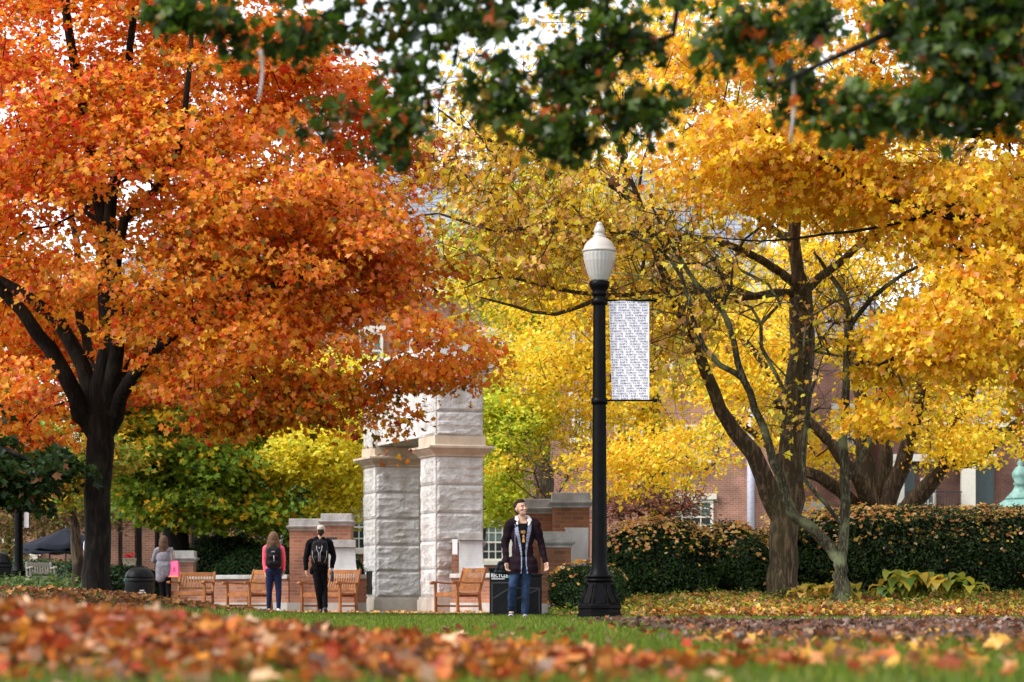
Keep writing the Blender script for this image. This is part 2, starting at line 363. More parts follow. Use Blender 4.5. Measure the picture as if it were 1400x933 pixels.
# ---- brick piers and low walls
def wall_seg(name, label, p0, p1, th, h, coping=.10, base=.22, cat='wall', brick=BRK, ov=.05):
    p0 = Vector(p0); p1 = Vector(p1); d = p1 - p0; a = math.atan2(d.y, d.x); L_ = d.length
    root = empty(name, tuple(p0), a, label, cat)
    MB().box2((0, -th / 2, base + .002), (L_, th / 2, h - coping - .002)).build('brickwork', brick, root)
    MB().box2((-.0, -th / 2 - .03, -.1), (L_, th / 2 + .03, base)).build('base_course', CONC, root)
    MB().box2((-.0, -th / 2 - ov, h - coping), (L_, th / 2 + ov, h), .012).build('coping', CAPST, root)
    return root
def pier(name, label, cx, cy_, w_, d_, h, rz=0., cap=.27, base=.22, brick=BRK, hole=None):
    root = empty(name, (cx, cy_, 0), rz, label, 'brick pier')
    MB().box2((-w_ / 2, -d_ / 2, base + .002), (w_ / 2, d_ / 2, h - cap - .002)).build('brickwork', brick, root)
    MB().box2((-w_ / 2 - .03, -d_ / 2 - .03, -.1), (w_ / 2 + .03, d_ / 2 + .03, base)).build('base_course', CONC, root)
    c = MB(); z = h - cap
    prof = [(.0, z), (.015, z), (.02, z + .03), (.045, z + .05), (.075, z + .08), (.08, z + .105), (.02, z + .115), (.015, h - .01), (.005, h)]
    V = []
    for e, zz in prof: V += [(-w_ / 2 - e, -d_ / 2 - e, zz), (w_ / 2 + e, -d_ / 2 - e, zz), (w_ / 2 + e, d_ / 2 + e, zz), (-w_ / 2 - e, d_ / 2 + e, zz)]
    n_ = len(prof); F_ = [(4 * i + j, 4 * i + (j + 1) % 4, 4 * i + 4 + (j + 1) % 4, 4 * i + 4 + j) for i in range(n_ - 1) for j in range(4)] + [(3, 2, 1, 0), tuple(range(4 * n_ - 4, 4 * n_))]
    c.add(V, F_).build('cap', CAPST, root)
    if hole: MB().box2((hole[0] - .12, -d_ / 2 - .006, hole[1] - .03), (hole[0] + .12, -d_ / 2 + .01, hole[1] + .035)).build('vent', plain('vent_dark', (.03, .025, .02), .8), root)
    return root
def scoop(name, label, c, w_, h_top, h_bot, run, rz, th_top=.10, dx=.06, mat=None):
    """stone scroll block: its concave face sweeps from the pier down onto the low wall; faces -y locally"""
    root = empty(name, c, rz, label, 'stone block'); zt = h_top; n_ = 14; prof = []
    for i in range(n_ + 1):
        t_ = i / n_; prof.append((-(run * (1 - math.cos(t_ * math.pi / 2)) + .0), h_bot + (zt - .17 - h_bot) * (1 - math.sin(t_ * math.pi / 2))))
    mb = MB(); V = []
    for j, (y, z) in enumerate(prof):
        t_ = j / n_; sh = dx * t_ * t_
        V += [(-w_ / 2 + sh, y, z), (w_ / 2 + sh * 1.0, y, z)]
    m_ = len(prof); V += [(-w_ / 2 + dx, -run, h_bot - .08), (w_ / 2 + dx, -run, h_bot - .08), (-w_ / 2, .16, h_bot - .08), (w_ / 2, .16, h_bot - .08), (-w_ / 2, .16, zt - .17), (w_ / 2, .16, zt - .17)]
    F_ = [(2 * i, 2 * i + 1, 2 * i + 3, 2 * i + 2) for i in range(m_ - 1)]
    q = 2 * m_; F_ += [(q - 2, q - 1, q + 1, q), (q, q + 1, q + 3, q + 2), (q + 2, q + 3, q + 5, q + 4), (q + 4, q + 5, 1, 0)]
    F_ += [tuple([q + 4] + [2 * i for i in range(m_)] + [q, q + 2]), tuple(([q + 5] + [2 * i + 1 for i in range(m_)] + [q + 1, q + 3])[::-1])]
    mb.add(V, F_).build('curved_face', mat or SCROLL, root)
    MB().box2((-w_ / 2 - .01, -.05, zt - .165), (w_ / 2 + .01, .17, zt), .008).build('top_block', CAPST, root)
    return root

# left side
pier('brick_pier', 'short brick pier with moulded stone cap behind the pink tote bag', PX(247, 60), 60.4, .56, .56, 1.44)
wall_seg('low_wall', 'low brick wall with stone coping behind the two left benches', (PX(254, 60) + .14, 60.2, 0), (PX(396, 57.8), 58.6, 0), .32, .86)
pier('brick_pier', 'tall brick pier with stepped stone cap behind the backpack man, left part', PX(425, 57.8), 58.35, .98, .9, 2.12, 0)
pier('brick_pier', 'broad brick pier left of the arch under the taller half of the stone cap', PX(459, 57.6), 58.22, .66, 1.0, 2.23, 0, hole=(-.10, 1.66))
wall_seg('low_wall', 'short low brick wall joining the tall pier to the arch', (PX(470, 57.5), 58.1, 0), (PX(500, 58), 58.15, 0), .34, .86)
scoop('scroll_stone', 'curved pale stone scroll on the left of the arch behind a bench', (PX(466, 57.2), 57.55, 0), .60, 1.63, .88, .32, 0, dx=.10)
wb = wall_seg('low_wall', 'plinth of brick below the left scroll stone', (PX(447, 57), 57.38, 0), (PX(486, 57), 57.38, 0), .34, .86)
# right of the arch
pier('brick_pier', 'slim brick pier against the right arch pillar behind the front bench', PX(639, 56.4), 56.7, .70, .5, 1.62, .0, cap=.16)
scoop('scroll_stone', 'curved pale stone scroll above the front bench right of the arch', (PX(643, 55.9), 56.3, 0), .52, 1.76, .90, .36, 0, dx=.09)
wall_seg('low_wall', 'low brick wall between the arch and the recycling bin', (PX(624, 56.5), 56.5, 0), (PX(748, 54), 54.6, 0), .34, .86)
pn = MB().box((PX(621.5, 56), 56.30, 1.45), (.11, .012, .33)).build('paper_notice', plain('paper', (.8, .8, .84), .7, var=.04)); tag(pn, 'narrow white paper notice taped beside the arch pillar', 'notice')
pier('brick_pier', 'lower brick pier with wide stone cap right of the young man', PX(760.5, 43.2), 43.5, .50, .55, 1.44, 0, brick=BRK_D, hole=(.05, .62))
pier('brick_pier', 'tall brick pier with stone cap just left of the lamp pole', PX(781, 46.2), 46.6, .66, .9, 2.22, 0, brick=BRK_D)
pier('brick_pier', 'brick pier wing with lower stone cap above the young man\'s shoulder', PX(733, 46.6), 47.15, .58, .7, 2.13, 0, brick=BRK_D)
scb = MB(); pr_ = [(.0, 1.55), (.42, 1.55), (.42, .72), (.20, .72)] + [(.20 - .17 * math.sin(t_ * math.pi / 2 / 8) , .72 + .80 * (1 - math.cos(t_ * math.pi / 2 / 8))) for t_ in range(1, 9)]
scb.prism(pr_, -.20, .20); o = scb.build('scroll_stone', GRAN_S, None, (PX(772, 44.6), 45.0, .0)); tag(o, 'grey stone scroll with hollow left edge half hidden by the lamp pole', 'stone block')
wall_seg('low_wall', 'low brick wall running behind the lamp towards the yew bush', (PX(772, 45), 45.2, 0), (PX(860, 46), 46.5, 0), .32, .82, brick=BRK_D)
# small lanterns on the pier and far wall
def wall_lantern(label, x, y, z, s_):
    r_ = empty('lantern', (x, y, z), 0, label, 'lantern'); MB().lathe([(.05 * s_, 0), (.05 * s_, .04 * s_), (.11 * s_, .06 * s_), (.15 * s_, .36 * s_), (.13 * s_, .38 * s_)], 8).build('glass', plain('milk_glass', (.75, .72, .6), .3), r_)
    MB().lathe([(.17 * s_, .385 * s_), (.12 * s_, .45 * s_), (.04 * s_, .5 * s_), (.02 * s_, .56 * s_)], 8).build('cap', TRIM, r_); return r_

# ================================================================= buildings
SLATE = brick_mat('slate_roof', (.20, .21, .25), (.28, .29, .33), (.12, .12, .14), .35, .3)
def window(parent, x, z0, w_, h, y, cols=4, rows=4, sill=True, lintel=True, blind=.45):
    fr = MB(); t_ = .11
    fr.box2((x - w_ / 2, y - .10, z0), (x - w_ / 2 + t_, y + .05, z0 + h)).box2((x + w_ / 2 - t_, y - .10, z0), (x + w_ / 2, y + .05, z0 + h))
    fr.box2((x - w_ / 2 + t_, y - .098, z0 + h - t_), (x + w_ / 2 - t_, y + .05, z0 + h)).box2((x - w_ / 2 + t_, y - .098, z0), (x + w_ / 2 - t_, y + .05, z0 + t_ * .7))
    fr.box2((x - w_ / 2 + t_, y - .06, z0 + h * .5 - .035), (x + w_ / 2 - t_, y + .0, z0 + h * .5 + .035))
    iw = w_ - 2 * t_
    for k in range(1, cols): fr.box2((x - iw / 2 + iw * k / cols - .02, y - .05, z0 + t_ * .7), (x - iw / 2 + iw * k / cols + .02, y - .012, z0 + h - t_))
    for k in range(1, rows):
        if k * 2 != rows: fr.box2((x - iw / 2, y - .047, z0 + h * k / rows - .018), (x + iw / 2, y - .014, z0 + h * k / rows + .018))
    if sill: fr.box2((x - w_ / 2 - .1, y - .2, z0 - .16), (x + w_ / 2 + .1, y + .05, z0 - .004))
    if lintel: fr.box2((x - w_ / 2 - .12, y - .13, z0 + h + .004), (x + w_ / 2 + .12, y + .05, z0 + h + .24))
    f_ = fr.build('window', TRIM, parent)
    MB().box2((x - iw / 2, y - .008, z0 + .05), (x + iw / 2, y + .04, z0 + h * (1 - blind))).build('pane', GLASSY, f_)
    MB().box2((x - iw / 2, y - .006, z0 + h * (1 - blind) + .001), (x + iw / 2, y + .04, z0 + h - .05)).build('blind', SHADEG, f_)
def pxwin(root, Y, x0, x1, ytop, ybot, **k):
    x = PX((x0 + x1) / 2, Y) - root.location.x; w_ = (x1 - x0) / F * Y; z0 = PZ(ybot, Y); window(root, x, z0, w_, PZ(ytop, Y) - z0, Y - root.location.y, **k)
def block(name, label, Y, px0, px1, pytop, depth, brick, roof_top=None, roofm=None):
    x0, x1 = PX(px0, Y), PX(px1, Y); root = empty(name, (x0, Y, 0), 0, label, 'building'); h = PZ(pytop, Y); w_ = x1 - x0
    MB().box2((0, 0, -.3), (w_, depth, h)).build('wall', brick, root)
    MB().box2((-.3, -.35, h + .004), (w_ + .3, depth + .3, h + .45)).build('eave', TRIM, root)
    if roof_top:
        rt = PZ(roof_top, Y + depth / 2); V = [(-.4, -.45, h + .46), (w_ + .4, -.45, h + .46), (w_ + .4, depth + .4, h + .46), (-.4, depth + .4, h + .46), (1.5, depth / 2, rt), (w_ - 1.5, depth / 2, rt)]
        MB().add(V, [(0, 1, 5, 4), (2, 3, 4, 5), (3, 0, 4), (1, 2, 5), (3, 2, 1, 0)]).build('roof', roofm or SLATE, root)
    return root
b1 = block('brick_hall', 'long red brick hall with slate roof and white windows behind the arch', 96, 330, 1062, 402, 13, BRK_F, 232)
for (x0, x1, t_, bt) in ((655, 700, 716, 767), (478, 521, 690, 752), (362, 388, 690, 738), (915, 975, 684, 730), (1094, 1124, 694, 730), (782, 806, 545, 600), (655, 700, 560, 612), (915, 968, 590, 632 - 4), (560, 604, 560, 612), (380, 424, 560, 612), (480, 524, 560, 612),
                    (655, 700, 455, 505), (782, 806, 440, 492), (915, 968, 470, 520), (1000, 1040, 470, 520), (840, 880, 560, 612), (560, 604, 455, 505), (480, 524, 455, 505)):
    if x1 < 1058: pxwin(b1, 96, x0, x1, t_, bt)
# downspout on its corner
MB().tube([(PX(1026, 96) - b1.location.x, -.12, .3), (PX(1026, 96) - b1.location.x, -.12, 8)], .14, 8).build('downspout', plain('zinc', (.45, .45, .55), .5), b1)
b2 = block('brick_hall', 'brick wing seen between the thick trunks on the right', 104, 1040, 1212, 470, 12, BRK_F, 330)
pxwin(b2, 104, 1094, 1124, 694, 735); pxwin(b2, 104, 1140, 1168, 560, 610)
for x0, x1, z0, z1, rt in ((1372, 1420, 0, 0, 0),):
    pass
# portico house on the right
b3 = block('portico_house', 'brick house with cream columns and a dark iron balcony rail behind the right hedge', 100, 1205, 1440, 585, 14, brick_mat('brick_dark', (.24, .09, .06), (.17, .06, .045), (.2, .15, .12)), 500)
def bx3(nm, x0, x1, yt, yb, mat, f0=-.5, f1=-.1, par=b3):
    return MB().box2((PX(x0, 100) - b3.location.x, f0, PZ(yb, 100)), (PX(x1, 100) - b3.location.x, f1, PZ(yt, 100)), .02).build(nm, mat, par)
bx3('column', 1213, 1234, 633, 829, TRIM); bx3('column', 1312, 1331, 633, 829, TRIM)
bx3('entablature', 1204, 1360, 622, 632, TRIM, -.45)
bx3('door', 1235, 1250, 636, 826, plain('dark_green_door', (.03, .05, .05), .4), -.2, -.02); bx3('door', 1333, 1358, 636, 826, plain('dark_green_door', (.03, .05, .05), .4), -.2, -.02)
pxwin(b3, 99.9, 1258, 1279, 654, 700, cols=2, rows=4, lintel=False)
rl = MB(); xa, xb = PX(1234, 100) - b3.location.x, PX(1311, 100) - b3.location.x
rl.bar((xa, -.7, PZ(674, 100)), (xb, -.7, PZ(674, 100)), .05, .05).bar((xa, -.7, PZ(700, 100)), (xb, -.7, PZ(700, 100)), .04, .04)
for k in range(20): x = xa + (xb - xa) * (k + .5) / 20; rl.bar((x, -.7, PZ(700, 100)), (x, -.7, PZ(674, 100)), .022, .022)
rl.build('balcony_railing', plain('iron', (.02, .02, .022), .5), b3)
VERD = plain('verdigris', (.16, .30, .26), .6, var=.3)
MB().lathe([(.0, 0), (.52, 0), (.54, .05), (.36, .22), (.26, .34), (.2, .5), (.28, .56), (.2, .62), (.30, .82), (.30, .95), (.16, 1.15), (.08, 1.2), (.12, 1.3), (.05, 1.42), (.0, 1.46)], 16, (0, 0, 0)).build('roof_finial', VERD, None, (PX(1395, 92), 92, PZ(683, 92)))
fo = bpy.data.objects['roof_finial']; fo.name = 'cupola'; tag(fo, 'green copper finial topping a small cupola at the right edge', 'finial')
kb = MB().lathe([(1.3, 0), (1.3, 3.0), (1.5, 3.05), (1.5, 3.25), (.55, PZ(683, 92) - .01)], 8).build('kiosk', VERD, None, (PX(1395, 92), 92, 0)); tag(kb, 'small octagonal green kiosk under the copper finial', 'kiosk')
# colonnade building on the left
b4 = block('colonnade_hall', 'brick hall with a row of square brick piers behind the green tree', 86, 120, 345, 420, 12, BRK_F, 330)
MB().box2((-.2, -1.9, PZ(700, 86)), (PX(345, 86) - b4.location.x + .2, -.36, PZ(686, 86))).build('porch_beam', TRIM, b4)
for k, (x0, x1) in enumerate(((152, 172), (178, 194), (204, 221), (262, 268), (294, 301), (318, 328), (228, 240))):
    MB().box2((PX(x0, 86) - b4.location.x, -1.7, -.1), (PX(x1, 86) - b4.location.x, -1.25, PZ(700, 86) - .004)).build('brick_column', BRK_F, b4)
MB().box2((.3, -.02, 0), (PX(340, 86) - b4.location.x, -.006, PZ(702, 86))).build('dark_porch_sheet', plain('painted_opening', (.012, .012, .013), .4), b4)  # near-black sheet on the wall, stands in for a dark opening
for (x0, x1, t_, bt) in ((168, 196, 600, 655), (280, 308, 600, 655), (168, 196, 500, 555), (280, 308, 500, 555)): pxwin(b4, 86, x0, x1, t_, bt)
b5 = block('brick_house', 'low brick house wall beyond the patio umbrellas', 98, -120, 128, 690, 10, brick_mat('brick_brown', (.30, .14, .08), (.22, .10, .06), (.25, .2, .16)), 640)
pxwin(b5, 98, 40, 52, 760, 784, cols=2, rows=2); pxwin(b5, 98, 8, 26, 745, 785, cols=2, rows=3)
for x0, x1 in ((128, 140),): pass

# ================================================================= lamp posts
IRON = plain('black_iron', (.003, .003, .0035), .38, .0, nscale=14, var=.4, spec=.08, bump=.05, bscale=60)
m, n, out = _mat('globe'); L = n.links.new
b = N(n, 'ShaderNodeBsdfPrincipled'); b.inputs['Base Color'].default_value = (.50, .48, .455, 1); b.inputs['Roughness'].default_value = .22; b.inputs['Transmission Weight'].default_value = .2
b.inputs['IOR'].default_value = 1.3; b.inputs['Coat Weight'].default_value = .3; tc = N(n, 'ShaderNodeTexCoord'); wv = N(n, 'ShaderNodeTexWave'); 
L(b.outputs[0], out.inputs['Surface']); GLOBE = m
GLOBE_T = plain('globe_top', (.42, .385, .35), .4, var=.06)
def oct_ring(mb, prof, n_=8, ph=math.pi / 8):
    mb.lathe(prof, n_, smooth=False, phase=ph); return mb
def lamp_post(x, y, z, label, group=None, banner_side=1, H=5.76):
    """z heights follow a post of 5.76 m to the top of its finial"""
    root = empty('lamp_post', (x, y, z), 0, label, 'street lamp', group)
    oct_ring(MB(), [(.345, -.02), (.345, .09), (.33, .105)]).build('plinth', IRON, root)
    b_ = MB(); oct_ring(b_, [(.325, .106), (.325, .16), (.335, .18), (.335, .22), (.30, .27), (.265, .36), (.22, .47), (.195, .54), (.185, .565)])
    for k in range(8):      # raised panels of the bell
        a = k * math.pi / 4; d = Vector((math.cos(a), math.sin(a), 0)); s_ = Vector((-d.y, d.x, 0))
        for sg in (-1, 1): b_.tube([d * .292 + s_ * .085 * sg + Vector((0, 0, .25)), d * .245 + s_ * .070 * sg + Vector((0, 0, .37)), d * .19 + s_ * .055 * sg + Vector((0, 0, .53))], .008, 4)
        b_.tube([d * .292 - s_ * .085 + Vector((0, 0, .25)), d * .292 + s_ * .085 + Vector((0, 0, .25))], .008, 4)
    b_.build('bell_base', IRON, root)
    MB().lathe([(.19, .566), (.205, .575), (.21, .59), (.205, .605), (.185, .61), (.185, .625), (.205, .63), (.21, .645), (.205, .66), (.17, .67)], 24).build('collar', IRON, root)
    p = MB(); n_ = 24; prof = [(.155, .67), (.135, .72), (.118, .80), (.112, .92), (.098, 3.2), (.088, 4.78)]
    V = []
    for r_, zz in prof:
        for k in range(n_ * 2):
            a = math.pi * k / n_; q = r_ * (1 if k % 2 else .93 if r_ < .13 else 1); V.append((q * math.cos(a), q * math.sin(a), zz))
    m_ = n_ * 2; p.add(V, [(i * m_ + k, i * m_ + (k + 1) % m_, (i + 1) * m_ + (k + 1) % m_, (i + 1) * m_ + k) for i in range(len(prof) - 1) for k in range(m_)], True); p.build('pole', IRON, root)
    for zz in (3.23, 4.70): MB().lathe([(.10, zz - .05), (.118, zz - .045), (.122, zz), (.118, zz + .045), (.10, zz + .05)], 20).build('clamp_ring', IRON, root)
    MB().lathe([(.09, 4.78), (.105, 4.79), (.11, 4.83), (.10, 4.85), (.13, 4.90), (.145, 4.94), (.15, 4.99), (.135, 5.0), (.12, 5.005)], 24).build('fitter', IRON, root)
    gm_ = MB(); gp = [(.115, 5.008), (.13, 5.02), (.16, 5.09), (.195, 5.20), (.22, 5.30), (.232, 5.40), (.232, 5.43)]; n2_ = 96
    V = [(r_ * (1 + .016 * (k % 4 in (0, 1))) * math.cos(2 * math.pi * k / n2_), r_ * (1 + .016 * (k % 4 in (0, 1))) * math.sin(2 * math.pi * k / n2_), zz) for r_, zz in gp for k in range(n2_)]
    gm_.add(V, [(i * n2_ + k, i * n2_ + (k + 1) % n2_, (i + 1) * n2_ + (k + 1) % n2_, (i + 1) * n2_ + k) for i in range(len(gp) - 1) for k in range(n2_)] + [tuple(range(n2_))[::-1], tuple(range((len(gp) - 1) * n2_, len(gp) * n2_))])
    gm_.build('globe', GLOBE, root)
    gt = MB().lathe([(.235, 5.432), (.247, 5.44), (.247, 5.465), (.232, 5.475), (.22, 5.52), (.185, 5.58), (.13, 5.625), (.10, 5.645), (.092, 5.66), (.10, 5.675), (.075, 5.69), (.07, 5.705), (.082, 5.725), (.084, 5.745), (.070, 5.79), (.05, 5.82), (.045, 5.83), (.052, 5.845), (.03, 5.875), (.0, 5.885)], 32)
    gt.build('globe_cap', GLOBE_T, root)
    for zz in (3.245, 4.72):
        MB().tube([(.09 * banner_side, 0, zz), (.80 * banner_side if zz < 4 else .80 * banner_side, 0, zz)], .014, 8).tube([(.79 * banner_side, 0, zz), (.83 * banner_side, 0, zz)], .028, 8).build('banner_arm', IRON, root)
    root.scale = (1, 1, .979)
    return root
LX, LY = PX(819.5, 37), 37.0
lp = lamp_post(LX, LY, hzs(LX, LY), 'tall black lamp post with white acorn globe and banner, in the middle of the view')
# banner with its lettering
bn = empty('banner', (LX, LY, hzs(LX, LY)), 0, 'white lamp-post banner filled with rows of small grey capitals', 'banner')
x0, x1, z0, z1 = .135, .72, 3.185, 4.615
nb = MB(); V = []; NI, NJ = 10, 24
for j in range(NJ + 1):
    for i in range(NI + 1):
        u = i / NI; w_ = j / NJ; V.append((x0 + (x1 - x0) * u + .05 * (1 - w_) * (1 - u), .012 * math.sin(u * 5 + w_ * 3) + .0, z0 + (z1 - z0) * w_))
k_ = len(V); V2 = [(x, y + .006, z) for x, y, z in V]
Fb = [(j * (NI + 1) + i, j * (NI + 1) + i + 1, (j + 1) * (NI + 1) + i + 1, (j + 1) * (NI + 1) + i) for j in range(NJ) for i in range(NI)]
nb.add(V, Fb, True).add(V2, [f[::-1] for f in Fb], True).build('cloth', plain('banner_white', (.80, .78, .84), .7, var=.03), bn)
def text_mesh(s, size, mat, parent=None, name='lettering', ext=.0, align='LEFT', bold=0.0, spacing=1.0):
    c = bpy.data.curves.new('t', 'FONT'); c.body = s; c.size = size; c.resolution_u = 2; c.extrude = ext; c.align_x = align; c.offset = bold; c.space_character = spacing
    o = bpy.data.objects.new('t', c); COL.objects.link(o); dg = bpy.context.evaluated_depsgraph_get(); me = bpy.data.meshes.new_from_object(o.evaluated_get(dg))
    bpy.data.objects.remove(o); bpy.data.curves.remove(c); return me
unit_s = 'HUMANITATE SHPW '; starts = [14, 2, 7, 12, 0, 4, 9]; rows = 38; ph_ = (z1 - z0) / rows; cw = (x1 - x0 - .02) / 18.2
glyph = {}
for ch in set(unit_s) - {' '}:
    me = text_mesh(ch, .040, None, bold=.0007); vv = np.array([v.co[:] for v in me.vertices]); vv[:, 0] -= vv[:, 0].min(); wdt = vv[:, 0].max(); sc_ = min(1, cw * .86 / wdt); vv[:, 0] = vv[:, 0] * (cw * .84 / wdt if ch != 'I' else .8) ; vv[:, 1] *= .66 * ph_ / max(1e-4, vv[:, 1].max())
    glyph[ch] = (vv, [tuple(p.vertices) for p in me.polygons]); bpy.data.meshes.remove(me)
lt = MB()
for r0 in range(rows):
    zz = z1 - (r0 + .92) * ph_; w0 = (zz - z0) / (z1 - z0)
    for cidx in range(18):
        ch = unit_s[(starts[r0 % 7] + cidx) % 16]
        if ch == ' ': continue
        gv, gf = glyph[ch]; V = []
        for gx, gy, _ in gv:
            u0 = .012 + cidx * cw + gx + (.25 * cw if ch == 'I' else 0); u = u0 / (x1 - x0); w_ = w0 + gy / (z1 - z0)
            V.append((x0 + u0 + .05 * (1 - w_) * (1 - u), .012 * math.sin(u * 5 + w_ * 3) - .004, zz + gy))
        lt.add(V, gf)
lt.build('lettering', plain('banner_ink', (.15, .14, .19), .7), bn)
lp2 = lamp_post(PX(25.5, 66), 66, hzs(PX(25.5, 66), 66), 'distant black lamp post at the left edge beside the domed bin')
bn2 = empty('banner', (PX(25.5, 66), 66, hzs(PX(25.5, 66), 66)), 0, 'pale banner on the far left lamp post', 'banner')
MB().box2((.14, -.004, 1.75), (.26, .004, 2.55)).build('cloth', plain('banner_white', (.8, .8, .84), .7), bn2)
# ================================================================= benches
TEAK = plain('teak', (.27, .105, .030), .55, spec=.3, nscale=5, var=.35, bump=.2, bscale=30)
def teak_bench(label, x, y, rz, W_=1.2, H_=1.0, group='teak garden benches round the plaza', z=None, brass=False):
    """local front is -y"""
    root = empty('garden_bench', (x, y, hzs(x, y) + .012 if z is None else z), rz, label, 'bench', group); h = W_ / 2; k = H_
    s = MB()
    for i in range(6): s.box((0, -.22 + i * .085, .42 - .012 * math.sin(i / 5 * math.pi)), (W_ - .03, .072, .022), 0, .005)
    s.build('seat', TEAK, root)
    MB().box((0, -.265, .375), (W_ - .08, .024, .075), 0, .004).box((0, .24, .36), (W_ - .08, .024, .06), 0, .004).build('seat_rail', TEAK, root)
    def by(z_): return .24 + .16 * max(0, (z_ - .40)) / .55
    b = MB(); zt = .90 * k; zb = .50
    b.bar((-h + .03, by(zt), zt), (h - .03, by(zt), zt), .028, .09, .006); b.bar((-h + .03, by(zb), zb), (h - .03, by(zb), zb), .026, .055, .005)
    ns = max(5, int(W_ / .075))
    for i in range(ns):
        xx = -h + .09 + (W_ - .18) * i / (ns - 1); b.bar((xx, by(zb) - .003, zb + .02), (xx, by(zt) - .003, zt - .03), .036, .013, .003, up=(0, 1, 0))
    b.build('backrest', TEAK, root)
    if brass: MB().box((0, by(zt) - .019, zt), (.14, .006, .06)).build('dedication_plate', plain('dark_plate', (.10, .07, .05), .4), root)
    for sx in (-1, 1):
        xx = sx * (h - .02)
        MB().bar((xx, -.26, -.01), (xx, -.27, .62), .055, .055, .008, up=(0, 1, 0)).build('leg', TEAK, root)
        m_ = MB(); m_.bar((xx, .27, -.01), (xx, .235, .42), .05, .06, .008, up=(0, 1, 0)); m_.bar((xx, .235, .41), (xx, by(zt + .06), zt + .06), .05, .055, .01, up=(0, 1, 0)); m_.build('leg', TEAK, root)
        a = MB(); pts = [(-.40, .630), (-.385, .655), (-.34, .668), (-.24, .665), (-.08, .645), (.10, .642), (.30, .650), (.30, .615), (.10, .607), (-.08, .610), (-.22, .628), (-.30, .620), (-.34, .595), (-.38, .600)]
        a.prism([(p_[0], p_[1]) for p_ in pts], xx - .035, xx + .035, 'x'); a.build('armrest', TEAK, root)
        MB().bar((xx, -.25, .14), (xx, .25, .14), .028, .04, .004).build('stretcher', TEAK, root)
    return root
teak_bench('front teak bench right of the arch with curled arms and a small dark plate', PX(626, 54.2), 54.2, R(-64), 1.15, 1.0, brass=True)
teak_bench('teak bench standing in front of the tall pier behind the backpack man', PX(450, 55.6), 55.6, R(-38), 1.15, .98)
teak_bench('teak bench partly hidden by the girl in the pink top', PX(341, 56.4), 56.4, R(-58), 1.15, .98)
teak_bench('leftmost teak bench facing the view beside the pink tote bag', PX(262, 57.4), 57.4, R(-14), .86, .90)
gb = teak_bench('weathered grey bench far back among the left shrubs', PX(56, 62), 62, R(20), .62, .8, None, hzs(PX(56, 62), 62) + .05)
for ch in gb.children:
    ch.data = ch.data.copy(); ch.data.materials.clear(); ch.data.materials.append(plain('grey_wood', (.22, .20, .17), .8))

# ================================================================= bins
BIN = plain('bin_black', (.007, .0075, .009), .45, nscale=10, var=.4, spec=.16)
SIGNW = plain('sign_white', (.8, .8, .8), .5, var=.03); SIGNG = plain('sign_green', (.02, .22, .12), .5)
def dome_bin(label, x, y, z, s_=1.0, green=True):
    root = empty('domed_bin', (x, y, z), R(-12), label, 'bin', 'domed black bins on the left')
    MB().lathe([(.27, 0), (.30, .02), (.315, .10), (.335, .60), (.335, .63)], 28).build('body', BIN, root)
    MB().lathe([(.352, .632), (.355, .645), (.355, .70), (.345, .71)], 28).build('rim', BIN, root)
    d = MB().lathe([(.335, .712), (.33, .76), (.30, .85), (.24, .93), (.16, .975), (.06, .99), (.0, .992)], 28); d.build('dome_lid', BIN, root)
    fl = MB(); n_ = 10
    for i in range(n_): pass
    MB().bar((-.20, -.275, .76), (.20, -.275, .76), .02, .03, .005).bar((-.20, -.28, .74), (-.17, -.16, .93), .02, .03).bar((.20, -.28, .74), (.17, -.16, .93), .02, .03).build('flap_frame', BIN, root)
    if green:
        e = MB()
        for k in range(3):
            a = R(90 + 120 * k); c = Vector((-.20 + .035 * math.cos(a), -.278, .668 + .035 * math.sin(a))); t_ = Vector((-math.sin(a), 0, math.cos(a))) * .028
            e.add([c - t_ + Vector((0, -.04, .0)), c + t_ + Vector((0, -.04, 0)), c + Vector((math.cos(a) * .03, -.04, math.sin(a) * .03))], [(0, 1, 2)])
        e.build('recycling_mark', SIGNG, root)
        lb = MB().box((.165, -.302, .34), (.17, .006, .05), R(27)).box((.165, -.302, .40), (.10, .006, .03), R(27)).build('label_plate', SIGNW, root)
    return root
dome_bin('black domed bin with a white label beside the grey-cardigan woman', PX(191, 54.5), 54.5, hzs(PX(191, 54.5), 54.5) - .02).scale = (.95, .95, .84)
dome_bin('black domed bin cut off by the left edge of the view', PX(-4, 60), 60, hzs(PX(-4, 60), 60), 1, False)
